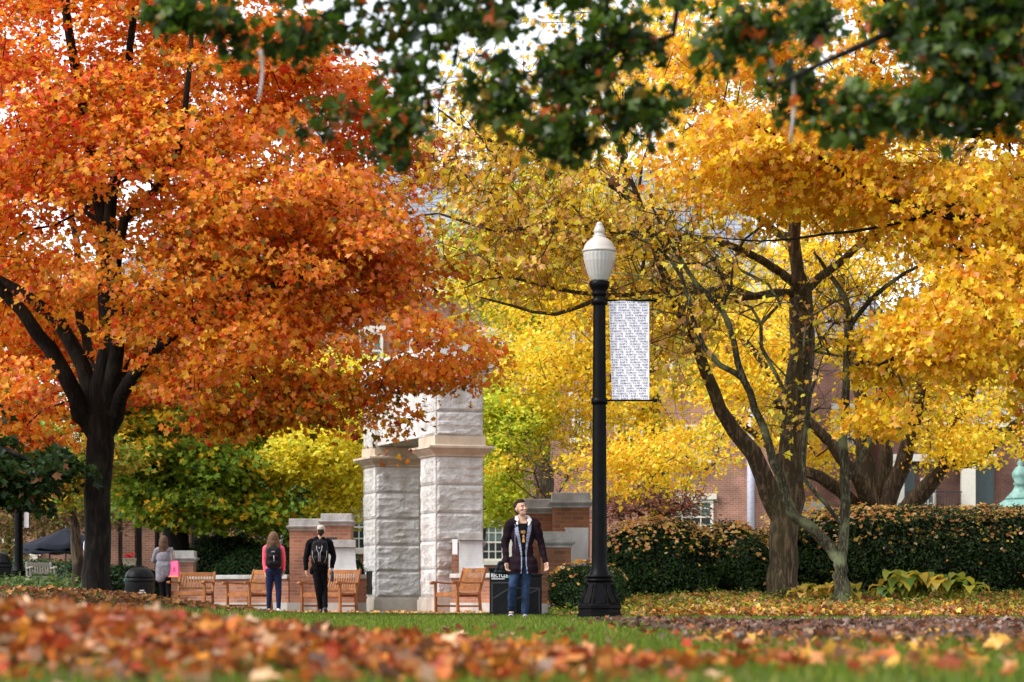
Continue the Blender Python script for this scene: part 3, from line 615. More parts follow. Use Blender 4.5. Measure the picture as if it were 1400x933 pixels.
def box_bin(label, x, y, rz, w_, d_, h, text):
    root = empty('recycling_bin', (x, y, hzs(x, y)), rz, label, 'recycling bin', 'square black bins behind the young man')
    MB().box2((-w_ / 2, -d_ / 2, .03), (w_ / 2, d_ / 2, h), .012).build('body', BIN, root)
    MB().box2((-w_ / 2 - .015, -d_ / 2 - .02, h + .002), (w_ / 2 + .015, d_ / 2 + .02, h + .045), .012).build('lid', BIN, root)
    f_ = MB(); f_.box2((-w_ / 2 + .03, -d_ / 2 - .012, .08), (-w_ / 2 + .05, -d_ / 2 - .001, h - .18)).box2((w_ / 2 - .05, -d_ / 2 - .012, .08), (w_ / 2 - .03, -d_ / 2 - .001, h - .18))
    f_.box2((-w_ / 2 + .052, -d_ / 2 - .011, h - .20), (w_ / 2 - .052, -d_ / 2 - .001, h - .18)); f_.bar((-w_ / 2 + .06, -d_ / 2 - .006, .30), (w_ / 2 - .06, -d_ / 2 - .006, .45), .012, .02); f_.build('panel_frame', plain('bin_trim', (.03, .03, .033), .4), root)
    if text:
        me = text_mesh('RECYCLE', .088, None, bold=.003); vv = np.array([v.co[:] for v in me.vertices]); wd = vv[:, 0].max() - vv[:, 0].min(); sx = (w_ - .05) * .86 / wd
        for v in me.vertices: v.co = Vector((-w_ / 2 + .022 + (v.co.x) * sx, -d_ / 2 - .008, h - .105 + v.co.y))
        link('lettering', me, SIGNW, root)
        MB().box2((-w_ / 2 + .03, -d_ / 2 - .007, h - .135), (w_ / 2 - .12, -d_ / 2 - .001, h - .122)).build('small_print_strip', SIGNW, root)
        MB().lathe([(.0, 0), (.03, 0), (.03, .004), (0, .004)], 12).build('green_mark', SIGNG, root, (w_ / 2 - .04, -d_ / 2 - .001, h - .10), (R(90), 0, 0))
    return root
box_bin('square black bin lettered RECYCLE left of the young man\'s legs', PX(686, 40.5), 40.6, R(-4), .36, .40, .735, True)
box_bin('plain square black bin directly behind the young man\'s legs', PX(721, 41.2), 41.3, R(0), .46, .42, .66, False)

# ================================================================= patio umbrellas
UMB = plain('umbrella_cloth', (.014, .016, .024), .8, var=.15, spec=.1)
def patio_umbrella(label, x, y, z0, rad, zt, drop):
    root = empty('patio_umbrella', (x, y, z0), .3, label, 'umbrella', 'charcoal patio umbrellas on the terrace'); c = MB(); n_ = 8; V = [(0, 0, zt)]; m_ = 6
    for i in range(1, m_ + 1):
        u = i / m_
        for k in range(n_ * 4):
            a = 2 * math.pi * k / (n_ * 4); sag = abs(math.sin(a * n_ / 2)); r_ = rad * u * (1 - .05 * sag * u); V.append((r_ * math.cos(a), r_ * math.sin(a), zt - drop * u ** .92 - .05 * sag * u))
    q = n_ * 4; F_ = [(0, 1 + k, 1 + (k + 1) % q) for k in range(q)] + [(1 + (i - 1) * q + k, 1 + i * q + k, 1 + i * q + (k + 1) % q, 1 + (i - 1) * q + (k + 1) % q) for i in range(1, m_) for k in range(q)]
    V += [(V[1 + (m_ - 1) * q + k][0], V[1 + (m_ - 1) * q + k][1], V[1 + (m_ - 1) * q + k][2] - .13) for k in range(q)]; o_ = 1 + m_ * q
    F_ += [(1 + (m_ - 1) * q + k, o_ + k, o_ + (k + 1) % q, 1 + (m_ - 1) * q + (k + 1) % q) for k in range(q)]
    c.add(V, F_, True).build('canopy', UMB, root)
    MB().tube([(0, 0, 0), (0, 0, zt + .08)], .022, 8).build('pole', plain('umbrella_pole', (.04, .03, .025), .5), root)
    for k in range(n_):
        a = 2 * math.pi * k / n_; MB().tube([(0, 0, zt - .06), (rad * .96 * math.cos(a), rad * .96 * math.sin(a), zt - drop - .03)], .008, 4).build('rib', plain('umbrella_pole', (.04, .03, .025), .5), root)
    return root
patio_umbrella('larger charcoal patio umbrella with the higher peak', PX(90, 72), 72, 0.3, 1.18, PZ(722, 72) - .3, .46)
patio_umbrella('lower charcoal patio umbrella just behind the larger one', PX(68, 76), 76, 0.3, .80, PZ(741, 76) - .3, .20)
# red blooms against the hall
fl = MB(); 
for k in range(26): 
    q = Vector((random.gauss(0, .09), random.gauss(0, .08), abs(random.gauss(.04, .06)))); fl.lathe([(.0, 0), (.03, .0), (.045, .02), (.02, .04), (0, .04)], 5, q)
rf = empty('flower_planter', (PX(177, 80), 80, PZ(778, 80)), 0, 'tiny planter of red flowers behind the left hedge', 'planter'); fl.build('blooms', plain('red_bloom', (.75, .03, .03), .5), rf, (0, 0, .34)); MB().lathe([(.20, -PZ(778, 80)), (.2, -.02), (.16, .0), (.22, .3), (.24, .32), (.20, .33)], 14).build('pot', LIME_S, rf)
wall_lantern('small white lantern seen just left of the young man\'s head', PX(678, 94), 94, PZ(687, 94), 1.0)
# pale plastic strips caught in the overhanging branches
STRIP = plain('strip_white', (.30, .28, .25), .6)
def strip(label, px, y0, y1, Y, w_):
    mb = MB(); n_ = 8; V = []
    for i in range(n_ + 1):
        u = i / n_; p_ = P(px + 3 * math.sin(u * 4), y0 + (y1 - y0) * u, Y); V += [p_ - Vector((w_ / 2 * (1 - .3 * u), .002 * math.sin(u * 9), 0)), p_ + Vector((w_ / 2 * (1 - .3 * u), .004 * math.sin(u * 7), 0))]
    c = sum(V, Vector()) / len(V); mb.add([v - c for v in V], [(2 * i, 2 * i + 1, 2 * i + 3, 2 * i + 2) for i in range(n_)], True)
    o_ = mb.build('hanging_strip', STRIP, None, tuple(c)); tag(o_, label, 'strip'); o_['group'] = 'pale strips caught in the branches'; sd2 = o_.modifiers.new('s', 'SOLIDIFY'); sd2.thickness = .002
strip('short pale strip dangling over the orange maple', 356, 68, 138, 13.4, .020)
strip('long pale strip dangling over the amber maple', 1083, 96, 196, 13.0, .024)
strip('faint short strip left of the long pale strip', 1054, 80, 116, 13.2, .022)
# ================================================================= people
def prim_mesh(prims):
    """prims: ('c', a, b, ra, rb) tapered capsule, ('e', centre, radii, rotation matrix or None) ellipsoid"""
    b = bmesh.new()
    for p_ in prims:
        if p_[0] == 'c':
            a, c, ra, rb = Vector(p_[1]), Vector(p_[2]), p_[3], p_[4]; d = c - a; L_ = d.length
            q = d.to_track_quat('Z', 'Y').to_matrix() if L_ > 1e-6 else Matrix.Identity(3); sq = p_[5] if len(p_) > 5 else 1.0
            n_ = 16; rings = []
            for t_ in (-80, -55, -30, 0): rings.append((ra * math.cos(R(t_)), ra * math.sin(R(t_))))
            for t_ in (0, 30, 55, 80): rings.append((rb * math.cos(R(t_)), L_ + rb * math.sin(R(t_))))
            vs_ = [[b.verts.new(a + q @ Vector((r_ * math.cos(2 * math.pi * k / n_), r_ * math.sin(2 * math.pi * k / n_) * sq, z))) for k in range(n_)] for r_, z in rings]
            for i in range(len(vs_) - 1):
                for k in range(n_): b.faces.new((vs_[i][k], vs_[i][(k + 1) % n_], vs_[i + 1][(k + 1) % n_], vs_[i + 1][k]))
            b.faces.new(vs_[0][::-1]); b.faces.new(vs_[-1])
        else:
            M = Matrix.Translation(Vector(p_[1])) @ ((p_[3] if len(p_) > 3 and p_[3] is not None else Matrix.Identity(3)).to_4x4()) @ Matrix.Diagonal((*p_[2], 1))
            bmesh.ops.create_uvsphere(b, u_segments=20, v_segments=14, radius=1, matrix=M)
    me = bpy.data.meshes.new('p'); b.to_mesh(me); b.free(); return me
def fuse(name, prims, mats, parent, voxel=.009, smooth=4, assign=None, cut=None, wrinkle=0.0, seed=0):
    me = prim_mesh(prims); o = bpy.data.objects.new('tmp', me); COL.objects.link(o)
    r_ = o.modifiers.new('r', 'REMESH'); r_.mode = 'VOXEL'; r_.voxel_size = voxel; r_.use_smooth_shade = True
    s_ = o.modifiers.new('s', 'SMOOTH'); s_.factor = .5; s_.iterations = smooth
    dg = bpy.context.evaluated_depsgraph_get(); m2 = bpy.data.meshes.new_from_object(o.evaluated_get(dg)); bpy.data.objects.remove(o); bpy.data.meshes.remove(me)
    m2.name = name; m2.materials.clear()
    if wrinkle:
        nv_ = len(m2.vertices); co_ = np.zeros(nv_ * 3, np.float32); m2.vertices.foreach_get('co', co_); no_ = np.array([v_.vector[:] for v_ in m2.vertex_normals], np.float32); co_ = co_.reshape(-1, 3); ds_ = np.zeros(nv_, np.float32)
        for i_, c3 in enumerate(co_):
            c = Vector(c3.tolist()); w_ = mnoise.noise(Vector((c.x * 7 + seed, c.y * 7, c.z * 13))) + .5 * mnoise.noise(Vector((c.x * 15, c.y * 15 + seed, c.z * 26))); ds_[i_] = w_ * wrinkle
        m2.vertices.foreach_set('co', (co_ + no_ * ds_[:, None]).ravel()); m2.update()
    if cut or assign:
        b = bmesh.new(); b.from_mesh(m2)
        if assign:
            for f in b.faces: f.material_index = assign(f.calc_center_median())
        if cut:
            bmesh.ops.delete(b, geom=[f for f in b.faces if cut(f.calc_center_median())], context='FACES')
        b.to_mesh(m2); b.free()
    shade(m2)
    for m_ in (mats if isinstance(mats, (list, tuple)) else [mats]): m2.materials.append(m_)
    o = bpy.data.objects.new(name, m2); COL.objects.link(o); o.parent = parent; return o
def leg_prims(hip, knee, ankle, r=(.088, .060, .055, .038)):
    return [('c', hip, knee, r[0], r[1]), ('c', knee, tuple(Vector(knee).lerp(Vector(ankle), .35)), r[1] * .95, r[2] * 1.02), ('c', tuple(Vector(knee).lerp(Vector(ankle), .35)), ankle, r[2], r[3])]
def hand_prims(wr, d, palm_n, side, curl=.6, s=1.0):
    """wr wrist, d pointing direction, palm_n palm normal, side = thumb side sign"""
    wr = Vector(wr); d = Vector(d).normalized(); n_ = Vector(palm_n).normalized(); t_ = d.cross(n_).normalized() * side; out = []
    c = wr + d * .045 * s
    out.append(('c', wr, wr + d * .03 * s, .024 * s, .026 * s)); 
    out.append(('c', c - t_ * .016 * s, c + d * .035 * s - t_ * .024 * s, .016 * s, .014 * s)); out.append(('c', c + t_ * .016 * s, c + d * .035 * s + t_ * .024 * s, .016 * s, .014 * s)); out.append(('c', c, c + d * .036 * s, .017 * s, .015 * s))
    for i, (o_, L_) in enumerate(((.036, .070), (.013, .078), (-.010, .072), (-.033, .057))):
        b0 = c + d * .036 * s + t_ * o_ * s; d1 = (d + n_ * curl * .5).normalized(); m_ = b0 + d1 * L_ * .45 * s; d2 = (d + n_ * curl * 1.8).normalized(); m2 = m_ + d2 * L_ * .32 * s; d3 = (d * .5 + n_ * curl * 2.4).normalized(); e = m2 + d3 * L_ * .25 * s
        out += [('c', b0, m_, .0092 * s, .0086 * s), ('c', m_, m2, .0086 * s, .0078 * s), ('c', m2, e, .0078 * s, .0068 * s)]
    th0 = wr + d * .022 * s + t_ * .022 * s; th1 = th0 + (d * .6 + t_ * .7 + n_ * .35).normalized() * .038 * s; th2 = th1 + (d * .9 + t_ * .1 + n_ * .5).normalized() * .032 * s
    out += [('c', th0, th1, .014 * s, .0115 * s), ('c', th1, th2, .0115 * s, .009 * s)]
    return out
def head_rot(yaw, pitch, roll=0): return Matrix.Rotation(R(yaw), 3, 'Z') @ Matrix.Rotation(R(pitch), 3, 'X') @ Matrix.Rotation(R(roll), 3, 'Y')
def head_prims(c, M, s=1.0):
    """front of the face is -y before rotation; pitch < 0 looks up"""
    c = Vector(c); q = lambda x, y, z: tuple(c + M @ Vector((x * s, y * s, z * s))); e = lambda x, y, z, a, b_, d: ('e', q(x, y, z), (a * s, b_ * s, d * s), M)
    return [e(0, .012, .025, .077, .096, .092), e(0, -.022, -.005, .066, .068, .085), e(0, -.030, -.062, .050, .052, .050), e(0, -.062, -.088, .024, .022, .022),
            e(0, -.094, -.022, .011, .012, .024), e(0, -.102, -.038, .015, .014, .011), e(-.012, -.092, -.041, .010, .010, .009), e(.012, -.092, -.041, .010, .010, .009),
            e(0, -.074, .018, .054, .020, .012), e(0, -.083, -.066, .022, .010, .007), e(0, -.080, -.076, .019, .010, .007),
            e(-.043, -.066, -.030, .022, .020, .020), e(.043, -.066, -.030, .022, .020, .020), e(-.079, .006, -.012, .010, .018, .030), e(.079, .006, -.012, .010, .018, .030)]
def face_parts(c, M, root, s=1.0, hair=None):
    c = Vector(c); q = lambda x, y, z: tuple(c + M @ Vector((x * s, y * s, z * s)))
    for sx in (-1, 1):
        link('eye', prim_mesh([('e', q(sx * .031, -.0795, .000), (.0135 * s, .008 * s, .0062 * s), M)]), plain('eye_dark', (.03, .022, .018), .25), root)
        link('eyebrow', prim_mesh([('c', q(sx * .015, -.0935, .021), q(sx * .048, -.080, .023), .0042 * s, .003 * s)]), hair or plain('hair_dark', (.018, .011, .007), .6), root)
    link('lips', prim_mesh([('e', q(0, -.0915, -.070), (.021 * s, .0065 * s, .0055 * s), M)]), plain('lip', (.40, .16, .13), .45), root)
SKIN = plain('skin', (.50, .29, .205), .55, spec=.3, nscale=12, var=.08); HAIR_D = plain('hair_dark', (.022, .013, .008), .7, spec=.15, nscale=60, var=.5, bump=.4, bscale=160)
HAIR_B = plain('hair_brown', (.085, .045, .028), .6, spec=.2, nscale=40, var=.5, bump=.4, bscale=120); HAIR_S = plain('hair_sand', (.14, .078, .045), .6, spec=.2, nscale=40, var=.5, bump=.4, bscale=120)
def shoe_prims(a, fwd, s=1.0):
    a = Vector(a); f = Vector(fwd).normalized(); h = Vector((a.x, a.y, a.z))
    return [('c', h + Vector((0, 0, -.035)), h + f * .10 * s + Vector((0, 0, -.048)), .042 * s, .040 * s), ('c', h + f * .10 * s + Vector((0, 0, -.048)), h + f * .17 * s + Vector((0, 0, -.055)), .040 * s, .032 * s), ('c', h - f * .045 * s + Vector((0, 0, -.048)), h + Vector((0, 0, .0)), .036 * s, .040 * s)]

# ---------------- young man by the lamp (seen from the front)
MX, MY = PX(715, 37.6), 37.6
man = empty('person', (MX, MY, hzs(MX, MY)), 0, 'young man in open plum jacket and blue jeans, walking and looking up to the side', 'person')
Hc = (-.035, -.02, 1.635); HM = head_rot(38, -16, -4)
LA = [(-.215, .0, 1.385), (-.285, .03, 1.10), (-.255, -.07, .845)]; RA = [(.205, .0, 1.385), (.285, .04, 1.11), (.350, -.03, .855)]
LL = [(-.080, 0, .90), (-.160, -.12, .49), (-.180, .12, .13)]; RL = [(.055, 0, .90), (.040, -.04, .48), (.030, -.06, .085)]
bp_ = head_prims(Hc, HM, 1.06) + [('c', (-.02, .015, 1.54), (0, .02, 1.42), .056, .064), ('c', (-.12, .02, 1.40), (.12, .02, 1.40), .075, .075), ('e', (0, .015, 1.25), (.165, .105, .20), None), ('e', (0, .01, 1.02), (.145, .10, .18), None), ('e', (-.01, .02, .90), (.130, .085, .11), None)]
for A_ in (LA, RA): bp_ += [('c', A_[0], A_[1], .050, .040), ('c', A_[1], A_[2], .040, .027)]
bp_ += hand_prims(LA[2], (.14, -.25, -1), (.4, -.5, 0), 1, .9, 1.08) + hand_prims(RA[2], (.22, -.15, -1), (-.5, -.6, 0), -1, .6, 1.08)
for G_ in (LL, RL): bp_ += leg_prims((G_[0][0], .02, .86), G_[1], G_[2], (.062, .048, .046, .034)) + [('c', G_[2], tuple(Vector(G_[2]) + Vector((0, -.04, -.04))), .030, .026)]
fuse('body', bp_, SKIN, man, .0052, 2)
face_parts(Hc, HM, man, 1.06, HAIR_D)
q = lambda x, y, z: tuple(Vector(Hc) + HM @ Vector((x, y, z)) * 1.06)
hr = [('e', q(0, .028, .052), (.087, .095, .081), HM), ('e', q(0, .060, .005), (.070, .058, .085), HM), ('e', q(0, -.040, .088), (.058, .045, .030), HM), ('e', q(0, -.020, .085), (.070, .070, .045), HM), ('c', q(-.078, .012, .03), q(-.077, .008, -.005), .012, .006), ('c', q(.078, .012, .03), q(.077, .008, -.005), .012, .006)]
fuse('hair', hr, HAIR_D, man, .006, 2)
TEE = plain('tee_black', (.005, .005, .006), .9, spec=.08, bump=.4, bscale=12); JEANS = plain('denim', (.018, .036, .080), .85, spec=.15, nscale=5, var=.6, bump=.5, bscale=14)
fuse('t_shirt', [('c', (-.13, .02, 1.39), (.13, .02, 1.39), .088, .088), ('e', (0, .012, 1.24), (.178, .118, .22), None), ('e', (0, .01, 1.0), (.160, .115, .24), None)], TEE, man, .009, 4, cut=lambda c: c.z > 1.455 or (c.z > 1.415 and c.y < -.0 and abs(c.x) < .062))
jn = [('e', (-.015, .01, .88), (.150, .112, .13), None)]
for G_ in (LL, RL):
    h_, k_, a_ = map(Vector, G_); jn += [('c', h_ + Vector((0, .02, 0)), k_, .088, .070), ('c', k_, k_.lerp(a_, .4), .070, .068), ('c', k_.lerp(a_, .4), a_ + Vector((0, 0, .03)), .068, .060)]
fuse('jeans', jn, JEANS, man, .010, 4, wrinkle=.008, seed=3)
SH = plain('shoe_black', (.012, .012, .014), .5); SHW = plain('shoe_white', (.72, .72, .74), .5)
def sh_assign(cx_, z_): return lambda c: 1 if c.z < z_ else 0
s1 = fuse('shoe', shoe_prims(LL[2], (-.15, -.8, -.55), 1.0), [SH, SHW], man, .008, 2, assign=lambda c: 1 if (c.z + c.y * .6) < .035 or math.sin(c.z * 60 + c.y * 80) > .75 else 0)
s2 = fuse('shoe', shoe_prims(RL[2], (.05, -1, 0), 1.0), [SH, SHW], man, .008, 2, assign=lambda c: 1 if c.z < .018 or math.sin(c.y * 90) > .7 else 0)
PLUM = plain('jacket_plum', (.014, .0075, .011), .95, nscale=6, var=.3, bump=.5, bscale=10, spec=.08)
m, n, out = _mat('plaid'); L = n.links.new
tc = N(n, 'ShaderNodeTexCoord'); ck = N(n, 'ShaderNodeTexWave', wave_type='BANDS', bands_direction='Z'); ck.inputs['Scale'].default_value = 14; ck.inputs['Distortion'].default_value = 4; ck.inputs['Detail'].default_value = 3
L(tc.outputs['Object'], ck.inputs['Vector']); r = N(n, 'ShaderNodeValToRGB'); r.color_ramp.elements[0].color = (.09, .10, .17, 1); r.color_ramp.elements[1].color = (.34, .34, .44, 1)
L(ck.outputs['Color'], r.inputs['Fac']); b = N(n, 'ShaderNodeBsdfPrincipled'); b.inputs['Roughness'].default_value = .95; L(r.outputs[0], b.inputs['Base Color']); L(b.outputs[0], out.inputs['Surface']); PLAID = m
jk = [('c', (-.165, .02, 1.405), (.165, .02, 1.405), .092, .092), ('e', (0, .02, 1.24), (.190, .142, .24), None), ('e', (-.005, .02, 1.0), (.172, .142, .26), None), ('c', (-.100, -.01, .82), (.085, -.01, .82), .140, .140), ('c', (-.105, -.02, .74), (.09, -.02, .74), .148, .148), ('c', (-.11, -.02, .66), (.095, -.02, .66), .145, .145)]
for A_ in (LA, RA):
    a_, e_, w_ = map(Vector, A_); jk += [('c', a_, e_, .074, .060), ('c', e_, e_.lerp(w_, .86), .060, .047), ('c', e_.lerp(w_, .7), e_.lerp(w_, .96), .050, .046)]
def jk_open(z): return np.interp(z, [.6, .8, 1.0, 1.2, 1.38, 1.5], [.050, .030, .026, .048, .080, .095])
def jk_cut(c): return c.z < .68 or (c.y < 0 and abs(c.x - .012 - (.9 - c.z) * .03) < jk_open(c.z)) or (c.z > 1.44 and (c.x ** 2 + (c.y - .02) ** 2) < .085 ** 2)
def jk_as(c):
    d_ = abs(c.x - .012 - (.9 - c.z) * .03) - jk_open(c.z); return 1 if c.y < -.02 and d_ < np.interp(c.z, [.6, .9, 1.15, 1.3, 1.42], [.012, .016, .040, .062, .05]) and c.z < 1.40 else 0
fuse('jacket', jk, [PLUM, PLAID], man, .009, 4, assign=jk_as, cut=jk_cut, wrinkle=.014, seed=8)
FLC = plain('fleece_white', (.74, .70, .67), 1.0, bump=.6, bscale=60, var=.08)
hd = [('c', (-.075, -.055, 1.46), (-.098, .0, 1.50), .020, .024), ('c', (-.098, .0, 1.50), (-.07, .085, 1.51), .024, .03), ('c', (-.07, .085, 1.51), (.07, .085, 1.51), .03, .03), ('c', (.07, .085, 1.51), (.098, .0, 1.49), .03, .024), ('c', (.098, .0, 1.49), (.080, -.060, 1.45), .024, .020), ('c', (-.085, -.075, 1.40), (-.105, -.03, 1.47), .016, .03), ('c', (.09, -.08, 1.39), (.115, -.03, 1.46), .018, .03)]
fuse('hood_lining', hd, FLC, man, .008, 3)
fuse('hood', [('c', (-.11, .05, 1.47), (-.08, .12, 1.46), .034, .05), ('c', (-.08, .12, 1.46), (.08, .12, 1.46), .055, .055), ('c', (.08, .12, 1.46), (.11, .05, 1.46), .05, .034), ('c', (-.125, -.03, 1.445), (-.12, .06, 1.46), .026, .034), ('c', (.13, -.03, 1.435), (.12, .06, 1.46), .026, .034)], PLUM, man, .009, 3)
MB().tube([(-.118, -.118, 1.40), (-.122, -.148, 1.3), (-.124, -.152, 1.18), (-.122, -.152, 1.04)], .0045, 6).build('drawstring', plain('cord_blue', (.16, .20, .32), .7), man)
# orange print on the shirt
pr = MB()
me = text_mesh('NO', .062, None, bold=.002)
for v in me.vertices: v.co = Vector((-.035 + v.co.x * .72, -.118 - .004 * 1 - .016, 1.265 + v.co.y))
link('shirt_print', me, plain('print_orange', (.50, .24, .07), .8), man)
MB().prism([(-.012, 1.205), (.026, 1.205), (.018, 1.245), (-.004, 1.245)], -.142, -.135).prism([(-.014, 1.135), (.03, 1.135), (.02, 1.195), (-.006, 1.195)], -.142, -.134).build('shirt_emblem', plain('print_orange', (.50, .24, .07), .8), man)
bagm = empty('shoulder_bag', (MX - .30, MY + .06, hzs(MX, MY) + .70), 0, 'black bag hanging behind the young man\'s right hand', 'bag')
fuse('bag_body', [('c', (-.10, .05, .0), (.06, .05, .0), .035, .035), ('c', (-.04, .05, .13), (.06, .05, .16), .028, .028), ('c', (-.10, .05, .0), (-.04, .05, .13), .03, .03), ('c', (.06, .05, 0), (.06, .05, .16), .03, .03), ('e', (0, .05, .07), (.07, .035, .08), None)], BIN, bagm, .008, 2, wrinkle=.008, seed=2)
MB().tube([(-.02, .05, .14), (.04, .04, .26), (.10, .05, .45), (.14, .08, .62)], .011, 6).build('strap', BIN, bagm)

man.scale = (.94, .94, 1)
# ---------------- backpacks
def backpack(root, c, w_, h, dp, mat, trim, kind):
    x, y, z = c; b0 = [('e', (x, y, z), (w_ / 2, dp / 2, h / 2), None), ('c', (x - w_ * .26, y, z - h * .33), (x + w_ * .26, y, z - h * .33), dp * .42, dp * .42), ('c', (x - w_ * .24, y, z + h * .30), (x + w_ * .24, y, z + h * .30), dp * .38, dp * .38), ('c', (x - w_ * .30, y, z - h * .3), (x - w_ * .28, y, z + h * .25), dp * .40, dp * .36), ('c', (x + w_ * .30, y, z - h * .3), (x + w_ * .28, y, z + h * .25), dp * .40, dp * .36)]
    o_ = fuse('backpack', b0, mat, root, .009, 4); o_p = MB()
    fuse('front_pocket', [('c', (x - w_ * .2, y - dp * .42, z - h * .25), (x + w_ * .2, y - dp * .42, z - h * .25), dp * .28, dp * .28), ('c', (x - w_ * .18, y - dp * .40, z + h * .02), (x + w_ * .18, y - dp * .40, z + h * .02), dp * .26, dp * .26)], mat, o_, .009, 3)
    yf = y - dp * .66
    if kind == 'trim':
        t_ = MB(); t_.tube([(x - w_ * .16, yf + .02, z + h * .24), (x - w_ * .14, yf, z + h * .08), (x - w_ * .05, yf - .012, z - h * .02), (x - w_ * .04, yf - .012, z - h * .38)], .009, 6)
        t_.tube([(x + w_ * .16, yf + .02, z + h * .24), (x + w_ * .14, yf, z + h * .08), (x + w_ * .05, yf - .012, z - h * .02), (x + w_ * .04, yf - .012, z - h * .38)], .009, 6)
        t_.tube([(x - w_ * .42, yf + .06, z + h * .05), (x - w_ * .40, yf + .05, z - h * .2), (x - w_ * .28, yf + .03, z - h * .42)], .007, 6).tube([(x + w_ * .42, yf + .06, z + h * .05), (x + w_ * .40, yf + .05, z - h * .2), (x + w_ * .28, yf + .03, z - h * .42)], .007, 6)
        t_.build('reflective_trim', trim, o_)
        MB().prism([(x - .02, z + h * .15), (x, z + h * .13), (x + .02, z + h * .15), (x + .012, z + h * .19), (x - .012, z + h * .19)], yf - .008, yf + .004).build('emblem', trim, o_)
    else:
        e_ = MB(); zz = z + h * .24; yy = y - dp * .60
        for sg in (-1, 1): e_.prism([(x - .030, zz + sg * .016), (x - .012, zz + sg * .004), (x + .012, zz + sg * .004), (x + .030, zz + sg * .016), (x + .030, zz + sg * .008), (x + .012, zz - sg * .001 + sg * .001), (x - .012, zz), (x - .030, zz + sg * .008)], yy - .006, yy + .01)
        e_.build('emblem', trim, o_)
        MB().tube([(x + .01, yf - .006, z + h * .06), (x + .015, yf - .01, z - h * .02), (x + .02, yf - .01, z - h * .18)], .007, 6).build('zip_pull', trim, o_)
    for sg in (-1, 1): MB().tube([(x + sg * w_ * .30, y + dp * .3, z + h * .36), (x + sg * w_ * .36, y + dp * .9, z + h * .42), (x + sg * w_ * .38, y + dp * 1.5, z + h * .30)], .016, 6).build('shoulder_strap', mat, o_)
    return o_
BLKC = plain('cloth_black', (.006, .006, .0075), .95, nscale=5, var=.4, bump=.5, bscale=10, spec=.08); BPK = plain('pack_black', (.009, .0085, .012), .6, nscale=9, var=.5, bump=.4, bscale=30, spec=.12); GRYT = plain('pack_trim', (.32, .32, .34), .4)

# ---------------- walker with the tan cap (seen from behind)
BX, BY = PX(437, 50), 50.0
bm2 = empty('person', (BX, BY, hzs(BX, BY) + .012), 0, 'man in black with pale cap and grey-trimmed backpack, seen from behind', 'person')
Hc = (.03, .02, 1.60); HM = head_rot(176, 6)
LA = [(-.215, .0, 1.37), (-.295, .02, 1.10), (-.29, -.04, .86)]; RA = [(.215, .0, 1.37), (.30, .03, 1.12), (.265, -.06, .90)]
LL = [(-.085, 0, .90), (-.03, -.03, .50), (.02, .05, .085)]; RL = [(.085, 0, .90), (.10, .06, .50), (.13, -.10, .12)]
bp_ = head_prims(Hc, HM, .96) + [('c', (.02, .0, 1.51), (0, .0, 1.40), .056, .064), ('c', (-.12, 0, 1.38), (.12, 0, 1.38), .075, .075), ('e', (0, 0, 1.22), (.165, .105, .20), None), ('e', (0, 0, 1.02), (.145, .10, .18), None), ('e', (0, 0, .90), (.155, .11, .11), None)]
for A_ in (LA, RA): bp_ += [('c', A_[0], A_[1], .050, .040), ('c', A_[1], A_[2], .040, .027)]
bp_ += hand_prims(LA[2], (.08, -.05, -1), (.9, .2, 0), -1, .8, 1.05) + hand_prims(RA[2], (.05, -.5, -.8), (-.8, -.2, -.2), 1, 1.2, 1.05)
for G_ in (LL, RL): bp_ += leg_prims(*G_, (.080, .052, .050, .036)) + [('c', G_[2], tuple(Vector(G_[2]) + Vector((0, .1, -.04))), .035, .03)]
fuse('body', bp_, SKIN, bm2, .0055, 2)
q = lambda x, y, z: tuple(Vector(Hc) + HM @ Vector((x, y, z)))
fuse('hair', [('e', q(0, .045, .0), (.072, .064, .070), HM), ('e', q(0, .068, -.04), (.055, .040, .05), HM)], HAIR_D, bm2, .007, 2)
cpv = fuse('cap', [('e', q(0, .010, .068), (.088, .100, .066), HM), ('e', q(0, .01, .045), (.090, .102, .030), HM), ('c', q(-.04, -.10, .045), q(.04, -.10, .045), .02, .02), ('c', q(-.03, -.13, .04), q(.03, -.13, .04), .012, .012)], plain('cap_tan', (.50, .45, .38), .9), bm2, .007, 3)
jk = [('c', (-.16, .0, 1.385), (.16, .0, 1.385), .090, .090), ('e', (0, .0, 1.20), (.20, .145, .24), None), ('e', (0, .0, .98), (.185, .14, .22), None), ('c', (-.10, 0, .87), (.09, 0, .87), .095, .095), ('c', (-.07, 0, 1.46), (.07, 0, 1.46), .055, .055), ('c', (-.16, -.04, .86), (-.17, -.03, .80), .05, .04)]
for A_ in (LA, RA):
    a_, e_, w_ = map(Vector, A_); jk += [('c', a_, e_, .080, .064), ('c', e_, e_.lerp(w_, .92), .064, .050)]
fuse('jacket', jk, BLKC, bm2, .010, 4, wrinkle=.010, seed=5)
jn = [('e', (0, .0, .90), (.160, .120, .13), None)]
for G_ in (LL, RL):
    h_, k_, a_ = map(Vector, G_); jn += [('c', h_, k_, .097, .072), ('c', k_, a_ + Vector((0, 0, .02)), .072, .055)]
fuse('trousers', jn, BLKC, bm2, .010, 4, wrinkle=.008, seed=9)
fuse('shoe', shoe_prims(LL[2], (-.1, 1, 0)), SH, bm2, .009, 2); fuse('shoe', shoe_prims(RL[2], (.1, .9, -.35)), SH, bm2, .009, 2)
backpack(bm2, (.02, -.21, 1.20), .37, .50, .20, BPK, GRYT, 'trim')
bt = empty('drink_bottle', (BX + .255, BY - .11, hzs(BX, BY) + .70), 0, 'dark drink bottle held low by the man in black', 'bottle')
